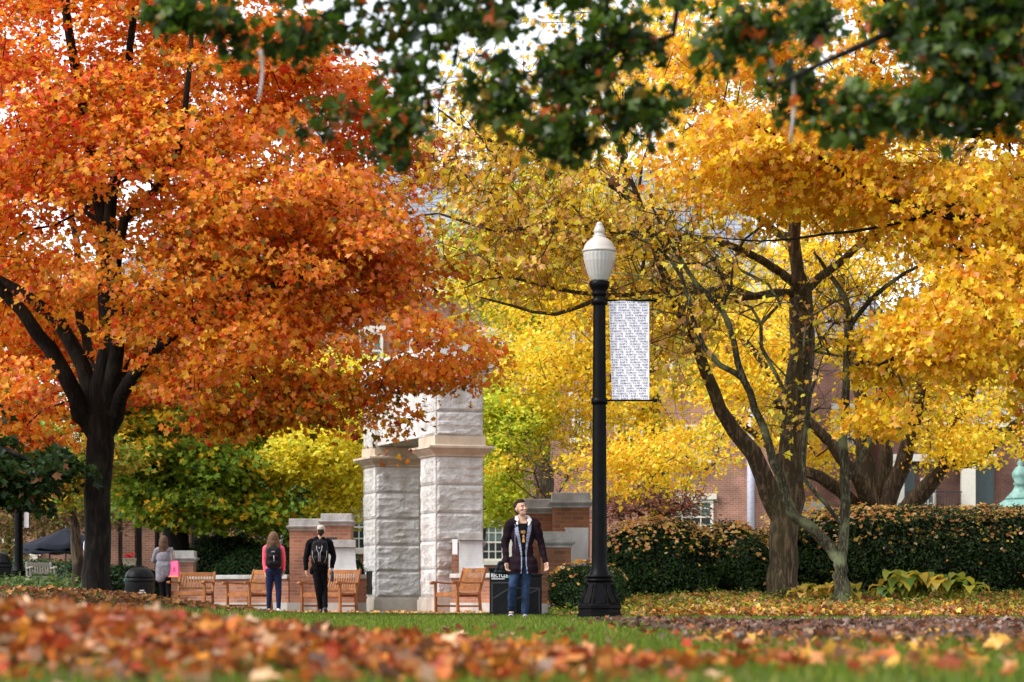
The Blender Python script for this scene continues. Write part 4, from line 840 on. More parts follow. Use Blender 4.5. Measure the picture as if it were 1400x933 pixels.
MB().lathe([(.030, -.06), (.034, -.055), (.034, .10), (.028, .12), (.018, .13)], 14).build('bottle_body', plain('bottle_dark', (.03, .03, .035), .3), bt); MB().lathe([(.026, .131), (.026, .165), (.02, .17)], 14).build('bottle_cap', GRYT, bt)

bm2.scale = (.91, .95, 1)
# ---------------- girl in the pink top
GX, GY = PX(374, 51.5), 51.5
g1 = empty('person', (GX, GY, hzs(GX, GY) + .012), 0, 'long-haired woman in a pink top and navy leggings with a black backpack', 'person')
Hc = (0, .0, 1.525); HM = head_rot(172, 4)
LA = [(-.165, 0, 1.30), (-.185, .03, 1.05), (-.165, -.02, .83)]; RA = [(.165, 0, 1.30), (.20, .02, 1.06), (.19, .08, .86)]
LL = [(-.075, 0, .86), (-.085, .0, .47), (-.10, .03, .085)]; RL = [(.075, 0, .86), (.10, .03, .47), (.105, -.05, .085)]
def woman_body(root, Hc, HM, LA, RA, LL, RL, hands, foot=.1):
    bp_ = head_prims(Hc, HM, .92) + [('c', (Hc[0], .0, Hc[2] - .08), (0, .0, 1.33), .046, .052), ('c', (-.10, 0, 1.31), (.10, 0, 1.31), .062, .062), ('e', (0, 0, 1.17), (.140, .095, .17), None), ('e', (0, 0, 1.00), (.115, .085, .15), None), ('e', (0, 0, .87), (.155, .11, .12), None)]
    for A_ in (LA, RA): bp_ += [('c', A_[0], A_[1], .042, .034), ('c', A_[1], A_[2], .034, .023)]
    bp_ += hands
    for G_ in (LL, RL): bp_ += leg_prims(*G_, (.080, .052, .050, .033)) + [('c', G_[2], tuple(Vector(G_[2]) + Vector((0, foot, -.04))), .032, .028)]
    return fuse('body', bp_, SKIN, root, .0065, 3)
woman_body(g1, Hc, HM, LA, RA, LL, RL, hand_prims(LA[2], (.05, -.1, -1), (.9, .2, 0), -1, .7, .95) + hand_prims(RA[2], (0, .2, -1), (-.9, .2, 0), 1, .7, .95))
def long_hair(root, Hc, mat, w_=.125, L_=.34, seed=1, lean=0):
    x, y, z = Hc; pr_ = [('e', (x, y - .010, z + .030), (.088, .102, .088), None), ('e', (x, y - .025, z - .02), (.092, .092, .10), None), ('e', (x, y - .04, z - .10), (.102, .075, .13), None)]
    r2 = random.Random(seed)
    for k in range(13):
        u = -1 + 2 * k / 12; pr_.append(('c', (x + u * .070, y - .050 - .03 * (1 - u * u), z + .02), (x + u * w_ + lean, y - .075 + .02 * abs(u), z - L_ * (1 - .10 * u * u) + r2.uniform(-.02, .02)), .030, .014))
    return fuse('hair', pr_, mat, root, .0065, 2, wrinkle=.006, seed=seed)
long_hair(g1, Hc, HAIR_S, .150, .33, 2)
PINKC = plain('cloth_pink', (.78, .10, .17), .85, nscale=5, var=.15, bump=.3, bscale=12); NAVY = plain('cloth_navy', (.007, .015, .050), .8, spec=.15, nscale=5, var=.35, bump=.3, bscale=12)
tp = [('c', (-.12, 0, 1.315), (.12, 0, 1.315), .072, .072), ('e', (0, 0, 1.16), (.155, .11, .19), None), ('e', (0, 0, .98), (.135, .10, .17), None), ('e', (0, 0, .90), (.160, .115, .09), None)]
for A_ in (LA, RA):
    a_, e_, w_ = map(Vector, A_); tp += [('c', a_, e_, .056, .046), ('c', e_, e_.lerp(w_, .95), .046, .036)]
fuse('top', tp, PINKC, g1, .009, 3, wrinkle=.005, seed=4)
lg = [('e', (0, .0, .86), (.166, .122, .13), None)]
for G_ in (LL, RL):
    h_, k_, a_ = map(Vector, G_); lg += [('c', h_, k_, .095, .062), ('c', k_, k_.lerp(a_, .35), .060, .058), ('c', k_.lerp(a_, .35), a_, .058, .040)]
fuse('leggings', lg, NAVY, g1, .009, 3, wrinkle=.003, seed=6)
for G_, f_ in ((LL, (-.25, 1, 0)), (RL, (.2, 1, 0))): fuse('shoe', shoe_prims(G_[2], f_, .88), SHW, g1, .008, 2)
backpack(g1, (.02, -.185, 1.12), .31, .46, .18, BPK, plain('pack_mark', (.6, .6, .62), .5), 'mark')
MB().tube([(.14, -.16, .96), (.19, -.15, .88), (.22, -.14, .80)], .007, 5).build('loose_strap', BPK, g1)

# ---------------- woman in the grey cardigan
WX, WY = PX(224, 57.2), 57.2
g2 = empty('person', (WX, WY, hzs(WX, WY)), 0, 'brown-haired woman in a long grey cardigan walking away behind the leaf bank', 'person')
Hc = (.0, .0, 1.53); HM = head_rot(170, 3)
LA = [(-.165, 0, 1.30), (-.235, .06, 1.08), (-.20, .22, 1.06)]; RA = [(.165, 0, 1.30), (.20, -.02, 1.06), (.17, .16, .98)]
LL = [(-.075, 0, .86), (-.04, .02, .47), (.03, .10, .10)]; RL = [(.075, 0, .86), (.10, .0, .47), (.12, -.08, .10)]
woman_body(g2, Hc, HM, LA, RA, LL, RL, hand_prims(LA[2], (.1, 1, .2), (.8, 0, -.2), -1, .9, .95) + hand_prims(RA[2], (-.2, 1, .3), (-.8, 0, -.2), 1, .9, .95))
long_hair(g2, Hc, HAIR_B, .10, .30, 5)
CARD = plain('cardigan_grey', (.165, .16, .19), .95, nscale=22, var=.22, bump=.5, bscale=50)
cd = [('c', (-.12, 0, 1.315), (.12, 0, 1.315), .076, .076), ('e', (0, 0, 1.14), (.170, .12, .20), None), ('e', (0, 0, .95), (.175, .125, .20), None), ('c', (-.06, 0, .98), (-.07, 0, .70), .125, .115), ('c', (.06, 0, .98), (.085, 0, .80), .125, .11), ('c', (0, 0, .98), (0, 0, .78), .13, .12)]
for A_ in (LA, RA):
    a_, e_, w_ = map(Vector, A_); cd += [('c', a_, e_, .064, .056), ('c', e_, e_.lerp(w_, .55), .054, .046)]
fuse('cardigan', cd, CARD, g2, .009, 4, wrinkle=.008, seed=7)
lg = [('e', (0, .0, .86), (.160, .118, .13), None)]
for G_ in (LL, RL):
    h_, k_, a_ = map(Vector, G_); lg += [('c', h_, k_, .092, .062), ('c', k_, k_.lerp(a_, .35), .060, .056), ('c', k_.lerp(a_, .35), a_, .056, .040)]
fuse('leggings', lg, BLKC, g2, .009, 3, wrinkle=.003, seed=2)
for G_ in (LL, RL): fuse('shoe', shoe_prims(G_[2], (0, 1, 0), .88), SH, g2, .009, 2)
tb = empty('tote_bag', (WX + .225, WY - .05, hzs(WX, WY) + .72), R(-14), 'bright pink tote bag hanging from the grey-cardigan woman\'s shoulder', 'bag')
tt = MB(); V = []
for z_, hw, hy in ((-.0, .125, .05), (.02, .135, .055), (.15, .125, .05), (.33, .105, .03), (.36, .10, .025)): V += [(-hw, -hy, z_), (hw, -hy, z_), (hw, hy, z_), (-hw, hy, z_)]
tt.add(V, [(4 * i + j, 4 * i + (j + 1) % 4, 4 * i + 4 + (j + 1) % 4, 4 * i + 4 + j) for i in range(4) for j in range(4)] + [(3, 2, 1, 0), (16, 17, 18, 19)]); tt.build('bag_body', plain('tote_pink', (.85, .10, .26), .6), tb)
MB().box2((-.132, -.058, -.006), (.132, .058, .035)).build('bag_base', plain('tote_orange', (.85, .22, .10), .6), tb)
MB().tube([(-.07, -.03, .35), (-.075, .0, .55), (-.06, .03, .66)], .010, 6).tube([(.03, -.03, .35), (-.01, .0, .55), (-.05, .03, .66)], .010, 6).build('handles', plain('strap_brown', (.40, .24, .18), .6), tb)
MB().prism([(.005, .12), (.05, .12), (.05, .2), (.028, .24), (.005, .2)], -.0585, -.05).build('printed_mark', plain('tote_mark', (.45, .06, .22), .6), tb)
cup = MB().lathe([(.028, 0), (.036, .10), (.038, .105), (.036, .11)], 14).build('paper_cup', SHW, None, (WX - .195, WY + .335, hzs(WX, WY) + 1.03)); tag(cup, 'white paper cup in the grey-cardigan woman\'s left hand', 'cup')

# ---------------- person in a pale coat, mostly behind the maple trunk
HX, HYY = PX(130, 47), 47.0
g3 = empty('person', (HX, HYY, hzs(HX, HYY)), R(90), 'person in a pale lavender coat almost wholly hidden behind the maple trunk', 'person')
Hc = (.0, .0, 1.53); HM = head_rot(0, 3)
LA = [(-.165, 0, 1.30), (-.20, .02, 1.06), (-.20, -.10, .86)]; RA = [(.165, 0, 1.30), (.20, .02, 1.06), (.20, -.10, .86)]
LL = [(-.075, 0, .86), (-.08, -.06, .47), (-.08, -.02, .09)]; RL = [(.075, 0, .86), (.08, .03, .47), (.08, .12, .10)]
woman_body(g3, Hc, HM, LA, RA, LL, RL, hand_prims(LA[2], (.05, -.3, -1), (.9, .2, 0), -1, .7, .95) + hand_prims(RA[2], (0, -.3, -1), (-.9, .2, 0), 1, .7, .95), -.1)
face_parts(Hc, HM, g3, .92, HAIR_B)
long_hair(g3, (0, .07, 1.53), HAIR_B, .08, .22, 9)
COAT = plain('coat_lavender', (.50, .50, .62), .9, bump=.4, bscale=12)
cd = [('c', (-.12, 0, 1.315), (.12, 0, 1.315), .078, .078), ('e', (0, .02, 1.14), (.170, .16, .22), None), ('e', (0, .03, .92), (.175, .19, .22), None), ('c', (-.08, .02, .72), (.08, .02, .72), .13, .13)]
for A_ in (LA, RA):
    a_, e_, w_ = map(Vector, A_); cd += [('c', a_, e_, .064, .056), ('c', e_, e_.lerp(w_, .9), .054, .042)]
fuse('coat', cd, COAT, g3, .010, 4, wrinkle=.008, seed=12)
lg = [('e', (0, .0, .86), (.160, .118, .13), None)]
for G_ in (LL, RL):
    h_, k_, a_ = map(Vector, G_); lg += [('c', h_, k_, .092, .062), ('c', k_, a_, .060, .045)]
fuse('trousers', lg, BLKC, g3, .010, 3)
for G_ in (LL, RL): fuse('shoe', shoe_prims(G_[2], (0, -1, 0), .9), SH, g3, .009, 2)
# ---------------------------------------------------------------- leaves
def fast_mesh(name, verts, faces_idx, sizes, col=None):
    """verts (V,3); faces_idx flat loop vertex indices; sizes per polygon"""
    me = bpy.data.meshes.new(name)
    me.vertices.add(len(verts)); me.vertices.foreach_set('co', np.ascontiguousarray(verts, dtype=np.float32).ravel())
    me.loops.add(len(faces_idx)); me.loops.foreach_set('vertex_index', np.ascontiguousarray(faces_idx, dtype=np.int32))
    me.polygons.add(len(sizes)); st = np.zeros(len(sizes), dtype=np.int32); st[1:] = np.cumsum(sizes)[:-1]
    me.polygons.foreach_set('loop_start', st)
    try: me.polygons.foreach_set('loop_total', np.ascontiguousarray(sizes, dtype=np.int32))
    except Exception: pass
    me.update(calc_edges=True)
    if col is not None:
        a = me.color_attributes.new('leafcol', 'FLOAT_COLOR', 'POINT')
        c4 = np.ones((len(verts), 4), dtype=np.float32); c4[:, :3] = col
        a.data.foreach_set('color', c4.ravel())
    return me
def _pol(a, r): return (r * math.sin(R(a)), r * math.cos(R(a)))
# outlines (x, y); every leaf is two folded halves sharing a midrib
_half = [(0, 1.0), _pol(26, .54), _pol(50, .84), _pol(80, .50), _pol(112, .66), (0, -.34)]
MAPLE = dict(v=[_half[0], _half[1], _half[2], _half[3], _half[4], _half[5]] + [(-x, y) for x, y in _half[1:5]],
             f=[(0, 5, 4, 3, 2, 1), (0, 6, 7, 8, 9, 5)])
FAN = dict(v=[(0, -.5), (.55, .25), (.25, .5), (0, .34), (-.25, .5), (-.55, .25)], f=[(0, 1, 2, 3), (0, 3, 4, 5)])
OVAL = dict(v=[(0, -.6), (.28, -.1), (.2, .35), (0, .7), (-.2, .35), (-.28, -.1)], f=[(0, 1, 2, 3), (0, 3, 4, 5)])
def leaves(name, pos, nrm, tip, size, col, shape=MAPLE, fold=0.35, curl=0.0):
    """pos, nrm, tip: (n,3); size (n,); col (n,3)"""
    n = len(pos); sv = np.array(shape['v'], float); k = len(sv)
    nrm = nrm / (np.linalg.norm(nrm, axis=1, keepdims=True) + 1e-9)
    tip = tip - nrm * (tip * nrm).sum(1, keepdims=True); tip /= (np.linalg.norm(tip, axis=1, keepdims=True) + 1e-9)
    sid = np.cross(tip, nrm)
    lx = sv[:, 0][None, :] * rng.uniform(.85, 1.15, (n, 1)); ly = sv[:, 1][None, :] * rng.uniform(.85, 1.1, (n, 1))
    lz = np.abs(lx) * (fold * rng.uniform(.2, 1.6, (n, 1))) - curl * ly * ly * rng.uniform(-.3, 1, (n, 1))
    s = size[:, None, None]
    V = pos[:, None, :] + s * (lx[:, :, None] * sid[:, None, :] + ly[:, :, None] * tip[:, None, :] + lz[:, :, None] * nrm[:, None, :])
    base = (np.arange(n) * k)[:, None]
    fi = np.concatenate([base + np.array(f)[None, :] for f in shape['f']], axis=1).ravel()
    sz = np.tile([len(f) for f in shape['f']], n)
    return fast_mesh(name, V.reshape(-1, 3), fi, sz, np.repeat(col, k, axis=0))

def unit(v): return v / (np.linalg.norm(v, axis=-1, keepdims=True) + 1e-9)
def mixcols(pal, w_, n, jit=0.12):
    """pal: list of rgb, w_: (n, len(pal)) weights or 1-D; picks one per leaf, jitters its brightness"""
    pal = np.array(pal); w_ = np.broadcast_to(np.asarray(w_, float), (n, len(pal))); c = np.cumsum(w_, axis=1); c = c / c[:, -1:]
    i = (rng.random((n, 1)) > c).sum(1); i = np.clip(i, 0, len(pal) - 1)
    out = pal[i] * (1 + rng.normal(0, jit, (n, 1)))
    return np.clip(out, 0.002, 0.95)

# ---------------------------------------------------------------- tree
class Tree:
    """skeleton of nodes grown towards foliage clusters; trunk and limbs follow given lines"""
    def __init__(s):
        s.p = []; s.par = []; s.rmin = []; s.dirs = []
    def limb(s, pts, radii, par=-1, sub=0.35, wob=0.03):
        """pts: world points; par: node index to start from; returns last index"""
        pts = [np.array(p, float) for p in pts]
        if par >= 0: pts = [s.p[par]] + pts; radii = [radii[0]] + list(radii)
        m = len(pts)
        last = par
        def cr(i, t):
            p0 = pts[max(i - 1, 0)]; p1 = pts[i]; p2 = pts[i + 1]; p3 = pts[min(i + 2, m - 1)]
            return .5 * ((2 * p1) + (-p0 + p2) * t + (2 * p0 - 5 * p1 + 4 * p2 - p3) * t * t + (-p0 + 3 * p1 - 3 * p2 + p3) * t ** 3)
        if par < 0:
            s.p.append(pts[0]); s.par.append(-1); s.rmin.append(radii[0]); last = len(s.p) - 1
        for i in range(m - 1):
            L_ = np.linalg.norm(pts[i + 1] - pts[i]); k = max(2, int(L_ / sub))
            for j in range(1, k + 1):
                t = j / k; q = cr(i, t)
                if j < k: q = q + rng.normal(0, wob, 3) * min(1, radii[i] * 8)
                s.p.append(q); s.par.append(last); s.rmin.append(radii[i] * (1 - t) + radii[i + 1] * t); last = len(s.p) - 1
        return last
    def nearest(s, q):
        A = np.array(s.p); return int(np.argmin(((A - np.array(q)) ** 2).sum(1)))
    def grow(s, targets, origin, minr=0.008, sub=0.4, droop=0.0, wander=0.10, first=0):
        """origin: crown heart; targets join the nearest node that is nearer the heart than they are"""
        T = np.array(targets); o = np.array(origin); d0 = np.linalg.norm(T - o, axis=1); order = np.argsort(d0)
        cap = len(s.p) + len(T) * 40
        A = np.zeros((cap, 3)); n = len(s.p); A[:n] = np.array(s.p); D = np.zeros(cap); D[:n] = np.linalg.norm(A[:n] - o, axis=1)
        tips = {}
        for ti in order:
            t = T[ti]; d = np.linalg.norm(A[first:n] - t, axis=1); pen = d * (1 + 1.2 * (D[first:n] > d0[ti])) + 0.12 * D[first:n]
            b = int(np.argmin(pen)) + first; a = A[b].copy(); L_ = np.linalg.norm(t - a)
            if L_ < 0.05: tips[ti] = b; continue
            k = min(30, max(1, int(L_ / sub)))
            pd = a - A[s.par[b]] if s.par[b] >= 0 else np.array([0, 0, 1.]); pd = pd / (np.linalg.norm(pd) + 1e-9)
            mid = a + pd * L_ * 0.30 + (t - a) * 0.28 + np.array([0, 0, L_ * 0.10]); last = b
            for j in range(1, k + 1):
                u = j / k; q = (1 - u) ** 2 * a + 2 * u * (1 - u) * mid + u * u * t
                if j < k: q = q + rng.normal(0, wander * sub, 3)
                q[2] -= droop * L_ * u * u * 0
                s.p.append(q); s.par.append(last); s.rmin.append(minr); last = len(s.p) - 1; A[n] = q; D[n] = np.linalg.norm(q - o); n += 1
            tips[ti] = last
        return tips
    def twigs(s, starts, length, count, r, up=0.1, spread=1.0, seg=3):
        """short bare shoots; returns the list of (tip, dir)"""
        out = []
        for b in starts:
            pd = s.p[b] - s.p[s.par[b]] if s.par[b] >= 0 else np.array([0, 0, 1.]); pd = pd / (np.linalg.norm(pd) + 1e-9)
            for _ in range(count):
                d = pd * 0.8 + rng.normal(0, .6 * spread, 3); d[2] += up; d /= np.linalg.norm(d); L_ = length * rng.uniform(.5, 1.2); last = b; q = s.p[b].copy()
                for j in range(seg):
                    d = d + rng.normal(0, .22, 3); d /= np.linalg.norm(d); q = q + d * L_ / seg
                    s.p.append(q.copy()); s.par.append(last); s.rmin.append(r * (1 - .25 * j)); last = len(s.p) - 1
                out.append((q.copy(), d.copy()))
        return out
    def mesh(s, name, tip_r=0.006, expo=2.4, sides=(10, 6, 4, 3), maxr=9.0):
        n = len(s.p); Pn = np.array(s.p); par = np.array(s.par)
        area = np.zeros(n); nch = np.zeros(n, int)
        for i in range(n):
            if par[i] >= 0: nch[par[i]] += 1
        for i in range(n - 1, -1, -1):
            if nch[i] == 0: area[i] += tip_r ** expo
            if par[i] >= 0: area[par[i]] += area[i]
        r = np.minimum(area ** (1 / expo), maxr); rm = np.array(s.rmin)
        rad = np.where(rm > 0.03, rm, np.maximum(np.minimum(r, 0.06), rm))
        # a child is never thicker than its parent
        for i in range(n):
            if par[i] >= 0: rad[i] = min(rad[i], rad[par[i]] * 1.02)
        # chains: follow the thickest child
        kids = [[] for _ in range(n)]
        for i in range(n):
            if par[i] >= 0: kids[par[i]].append(i)
        V = []; Fi = []; Sz = []; vo = 0
        stack = [(i, None) for i in range(n) if par[i] < 0]
        while stack:
            i, frm = stack.pop(); ch = [] if frm is None else [frm]
            ch.append(i); c = i
            while kids[c]:
                ks = sorted(kids[c], key=lambda k: -rad[k]); 
                for k in ks[1:]: stack.append((k, c))
                c = ks[0]; ch.append(c)
            if len(ch) < 2: continue
            pts = Pn[ch]; rr = rad[ch].copy()
            if frm is not None: rr[0] = min(rr[0], rr[1] * 1.15)
            rr[-1] *= 0.6
            R0 = rr[0]; ns = sides[0] if R0 > .12 else sides[1] if R0 > .035 else sides[2] if R0 > .014 else sides[3]
            d = np.gradient(pts, axis=0) if len(pts) > 2 else np.repeat((pts[1:] - pts[:1]), 2, axis=0); d = unit(d)
            u = np.array([0, 1., 0]) if abs(d[0][1]) < .9 else np.array([1., 0, 0]); ring = np.arange(ns) * 2 * np.pi / ns
            for q, dd, ra in zip(pts, d, rr):
                x = np.cross(dd, u); x /= np.linalg.norm(x) + 1e-9; u = np.cross(x, dd)
                bump = 1 + (0.09 * np.sin(ring * 3 + q[2] * 1.3) + .05 * np.sin(ring * 5 - q[2] * 2.1) if ra > .12 else 0)
                V.append(q + ra * (np.cos(ring) * bump)[:, None] * x + ra * (np.sin(ring) * bump)[:, None] * u)
            m = len(ch); a = (np.arange(m - 1)[:, None] * ns + np.arange(ns)[None, :]); b = (np.arange(m - 1)[:, None] * ns + (np.arange(ns)[None, :] + 1) % ns)
            q4 = np.stack([a, b, b + ns, a + ns], axis=-1).reshape(-1) + vo
            Fi.append(q4); Sz.append(np.full((m - 1) * ns, 4)); vo += m * ns
        me = fast_mesh(name, np.concatenate(V), np.concatenate(Fi), np.concatenate(Sz)); shade(me); return me

def blob_points(blobs, n, shell=0.35):
    """blobs: (px, py, Y, rx_px, ry_px, depth_m, weight); world points inside those ellipsoids"""
    w_ = np.array([b[6] if len(b) > 6 else b[3] * b[4] for b in blobs], float); w_ /= w_.sum()
    out = []; cnt = rng.multinomial(n, w_)
    for b, c in zip(blobs, cnt):
        d = unit(rng.normal(0, 1, (c, 3))); r = rng.random((c, 1)) ** (shell)
        q = d * r; Y = b[2] + q[:, 1] * b[5]
        px = b[0] + q[:, 0] * b[3]; py = b[1] - q[:, 2] * b[4]
        k = b[2] / F
        out.append(np.stack([(px - 700) * k, Y, CZ + (HY - py) * k], 1))
    return np.concatenate(out)
def field(C, seed, fx=.75, fz=1.7):
    """slow random field in space, about -1..1: where a tree carries more or less foliage, and how it turns colour limb by limb"""
    r2 = np.random.default_rng(seed); v = np.zeros(len(C))
    for _ in range(9):
        k = r2.normal(0, 1, 3) * np.array([fx, fx, fz]) * 1.5; v += np.sin(C @ k + r2.uniform(0, 6.28))
    return v / 2.1
def clump(C, seed, thr=-.55, **k): return C[field(C, seed, **k) > thr]
def topx(p):
    return np.stack([p[..., 0] / p[..., 1] * F + 700, HY - (p[..., 2] - CZ) / p[..., 1] * F], -1)

def spray(centers, per, rad, flat=0.35, size=0.06, heart=None, upb=0.75, outb=0.35, rnd=0.6, tipdown=0.5, szj=0.3):
    """leaves round each cluster centre -> pos, nrm, tip, size, cluster index"""
    n = len(centers); ci = np.repeat(np.arange(n), per); m = len(ci)
    d = unit(rng.normal(0, 1, (m, 3))) * (rng.random((m, 1)) ** .5) * rad * rng.uniform(.7, 1.25, (n, 1))[ci]
    # each spray lies in its own slightly tilted layer
    tl = rng.normal(0, .35, (n, 2))[ci]
    d[:, 2] = d[:, 2] * flat + d[:, 0] * tl[:, 0] * .6 + d[:, 1] * tl[:, 1] * .6 - 0.25 * (d[:, 0] ** 2 + d[:, 1] ** 2) / rad
    pos = centers[ci] + d
    out = d.copy(); out[:, 2] = 0; out = unit(out)
    if heart is not None: o2 = unit(centers - np.array(heart))[ci]
    else: o2 = out
    nrm = np.array([0, 0, 1.]) * upb + o2 * outb + rng.normal(0, rnd, (m, 3)) * .7
    tip = out + np.array([0, 0, -tipdown]) + rng.normal(0, .5, (m, 3))
    sz = size * np.clip(rng.normal(1, szj, m), .4, 1.8)
    return pos, nrm, tip, sz, ci
# ================================================================= trees
BARK_DARK = bark_mat('bark_maple', (0.004, 0.003, 0.002), (0.028, 0.020, 0.014), (0.055, 0.06, 0.035), 0.25)
BARK_GREY = bark_mat('bark_grey', (0.018, 0.012, 0.007), (0.12, 0.080, 0.048), (0.10, 0.11, 0.05), 0.4)
BARK_OLD = bark_mat('bark_old', (0.05, 0.034, 0.020), (0.25, 0.17, 0.105), (0.08, 0.08, 0.03), 0.4)
BARK_LICHEN = bark_mat('bark_lichen', (0.03, 0.027, 0.016), (0.20, 0.18, 0.11), (0.22, 0.25, 0.13), 0.8, 16)
BARK_BROWN = bark_mat('bark_ginkgo', (0.04, 0.027, 0.017), (0.20, 0.135, 0.085), (0.06, 0.06, 0.03), 0.2)
LEAF = leaf_mat('leaf', 0.52, 0.02)
LEAF_DULL = leaf_mat('leaf_dull', 0.4, 0.015, 0.5)
LEAF_DEEP = leaf_mat('leaf_deep', 0.22, 0.018, 0.4)

def build_tree(name, label, cat, base, tree, clusters, heart, per, rad, lsize, colfn, shape=MAPLE, bark=BARK_DARK,
               leafm=LEAF, flat=.35, tipr=0.005, twig=0, twl=0.4, group=None, spk={}, minr=.007, wander=.1, sub=.4, first=0, keep=1.0):
    root = empty(name, (float(base[0]), float(base[1]), float(base[2])), 0, label, cat, group)
    tips = tree.grow(clusters, heart, minr=minr, wander=wander, sub=sub, first=first)
    if twig: tree.twigs(list(tips.values()), twl, twig, 0.0045)
    me = tree.mesh('trunk', tip_r=tipr)
    off = Vector(root.location)
    o = link('trunk', me, bark, root); o.matrix_parent_inverse = Matrix.Translation(-off)
    sel = clusters if keep >= 1 else clusters[rng.random(len(clusters)) < keep]
    pos, nrm, tip, sz, ci = spray(sel, per, rad, flat, lsize, heart, **spk)
    col = colfn(pos, topx(pos), ci, len(sel))
    lm = leaves('crown', pos, nrm, tip, sz, col, shape, fold=.5, curl=.3)
    o2 = link('crown', lm, leafm, root); o2.matrix_parent_inverse = Matrix.Translation(-off)
    return root

RED = (.66, .060, .014); DRED = (.38, .04, .012); ORG = (.86, .25, .022); GOLD = (.84, .42, .030); PINK = (.86, .28, .10)
OLIVE = (.24, .17, .02); YEL = (.88, .58, .022); LYEL = (.90, .74, .06); AMB = (.88, .46, .035); PEACH = (.86, .46, .14)
LIME = (.42, .48, .03); GREEN = (.17, .28, .022); DGREEN = (.025, .055, .012); BROWN = (.22, .09, .03)

def px_(l): return [P(*q) for q in l]

# ---- orange maple, left
t = Tree(); Y = 42.0
b = (133, 822, Y)
i0 = t.limb(px_([b, (133, 805, Y), (134, 760, Y), (135, 700, Y), (136, 650, Y), (137, 608, Y)]), [.38, .25, .222, .215, .23, .24])
a1 = t.limb(px_([(118, 575, 42), (104, 545, 41.8), (70, 480, 41.5), (30, 425, 41.2), (-30, 370, 41), (-110, 320, 40.5)]), [.15, .14, .125, .105, .085, .06], i0)
a2 = t.limb(px_([(128, 560, 42), (112, 500, 42.3), (80, 440, 42.6), (30, 400, 43), (-20, 372, 43.5), (-90, 300, 44)]), [.15, .13, .12, .10, .08, .05], i0)
a3 = t.limb(px_([(137, 560, 42), (143, 500, 42), (148, 430, 42), (146, 340, 41.8), (130, 240, 41.6), (112, 140, 41.5), (92, 30, 41), (75, -110, 41)]), [.19, .17, .15, .13, .11, .09, .07, .05], i0)
a4 = t.limb(px_([(146, 560, 42), (160, 480, 41.6), (158, 380, 41.4), (150, 300, 41.2), (168, 190, 41), (178, 60, 40.6), (200, -80, 40)]), [.15, .12, .11, .10, .08, .06, .05], i0)
a5 = t.limb(px_([(158, 570, 42), (178, 520, 41.5), (215, 475, 40.8), (280, 430, 40), (350, 400, 39.5), (430, 372, 40.5), (520, 350, 41), (600, 400, 41)]), [.13, .11, .09, .07, .055, .04, .028, .018], i0)
a6 = t.limb(px_([(150, 560, 42.2), (185, 490, 42.8), (230, 390, 43.6), (290, 300, 44), (370, 230, 44.3), (450, 160, 44.5)]), [.13, .10, .09, .07, .055, .04], i0)
a7 = t.limb(px_([(148, 540, 42), (140, 520, 43), (110, 440, 44.5), (105, 330, 45.5), (85, 240, 46), (40, 180, 46)]), [.11, .09, .08, .06, .05, .04], i0)
a8 = t.limb(px_([(170, 300, 40.6), (215, 260, 40), (245, 200, 39.5), (255, 130, 39), (262, 40, 39)]), [.08, .065, .055, .045, .035], t.nearest(P(158, 380, 41.4)))
blobs = [(40, 60, 42, 210, 170, 5.0), (240, 60, 41.5, 190, 180, 4.5), (380, 90, 41.5, 90, 130, 3), (100, 250, 42, 240, 160, 5.5), (330, 250, 41.5, 170, 140, 4.5),
         (410, 330, 41, 170, 130, 4), (530, 205, 43, 95, 48, 2, 4200), (520, 390, 40.5, 110, 85, 3), (600, 470, 40.3, 78, 62, 2.2), (420, 460, 40.5, 150, 85, 3.5),
         (240, 430, 41.5, 180, 115, 4), (60, 520, 41.5, 120, 130, 4, 9000), (10, 620, 40.5, 70, 60, 2.5, 3000), (560, 510, 40.2, 60, 30, 1.6, 2600), (425, 535, 40.3, 80, 36, 2, 4000),
         (300, 530, 41, 120, 50, 3, 5000), (-120, 300, 42, 130, 260, 4, 16000), (330, 575, 41, 150, 26, 2, 3800), (30, 430, 45, 130, 90, 1.5, 5500), (20, 630, 41, 75, 50, 2, 3000), (470, 300, 41, 85, 75, 3)]
blobs += [(590, 195, 42.3, 52, 30, 1.2, 3000), (480, 150, 42.5, 60, 75, 2, 6000)]
C = clump(blob_points(blobs, 3300, .45), 21, -.35)
q = topx(C)
keepm = ~((q[:, 0] > 60) & (q[:, 0] < 215) & (q[:, 1] > 500) & (C[:, 1] < 42.6))             # the fork stands clear of leaves
keepm &= ~((q[:, 0] < 160) & (q[:, 1] > 395) & (q[:, 1] < 500) & (C[:, 1] < 41.8))
keepm &= ~((np.abs(q[:, 0] - 60) < 55) & (np.abs(q[:, 1] - 60) < 30) & (rng.random(len(q)) < .6))
keepm &= ~((q[:, 0] > 480) & (q[:, 0] < 608) & (q[:, 1] > 520) & (rng.random(len(q)) < .85))
C = C[keepm]
extra = px_([(535, 560, 39.8), (512, 548, 39.8), (560, 575, 39.9), (500, 575, 39.8), (522, 590, 39.9), (548, 520, 40), (480, 545, 40), (640, 520, 40.2), (655, 495, 40.4), (665, 470, 40.2)])
C = np.concatenate([C, np.array([list(e) for e in extra])])
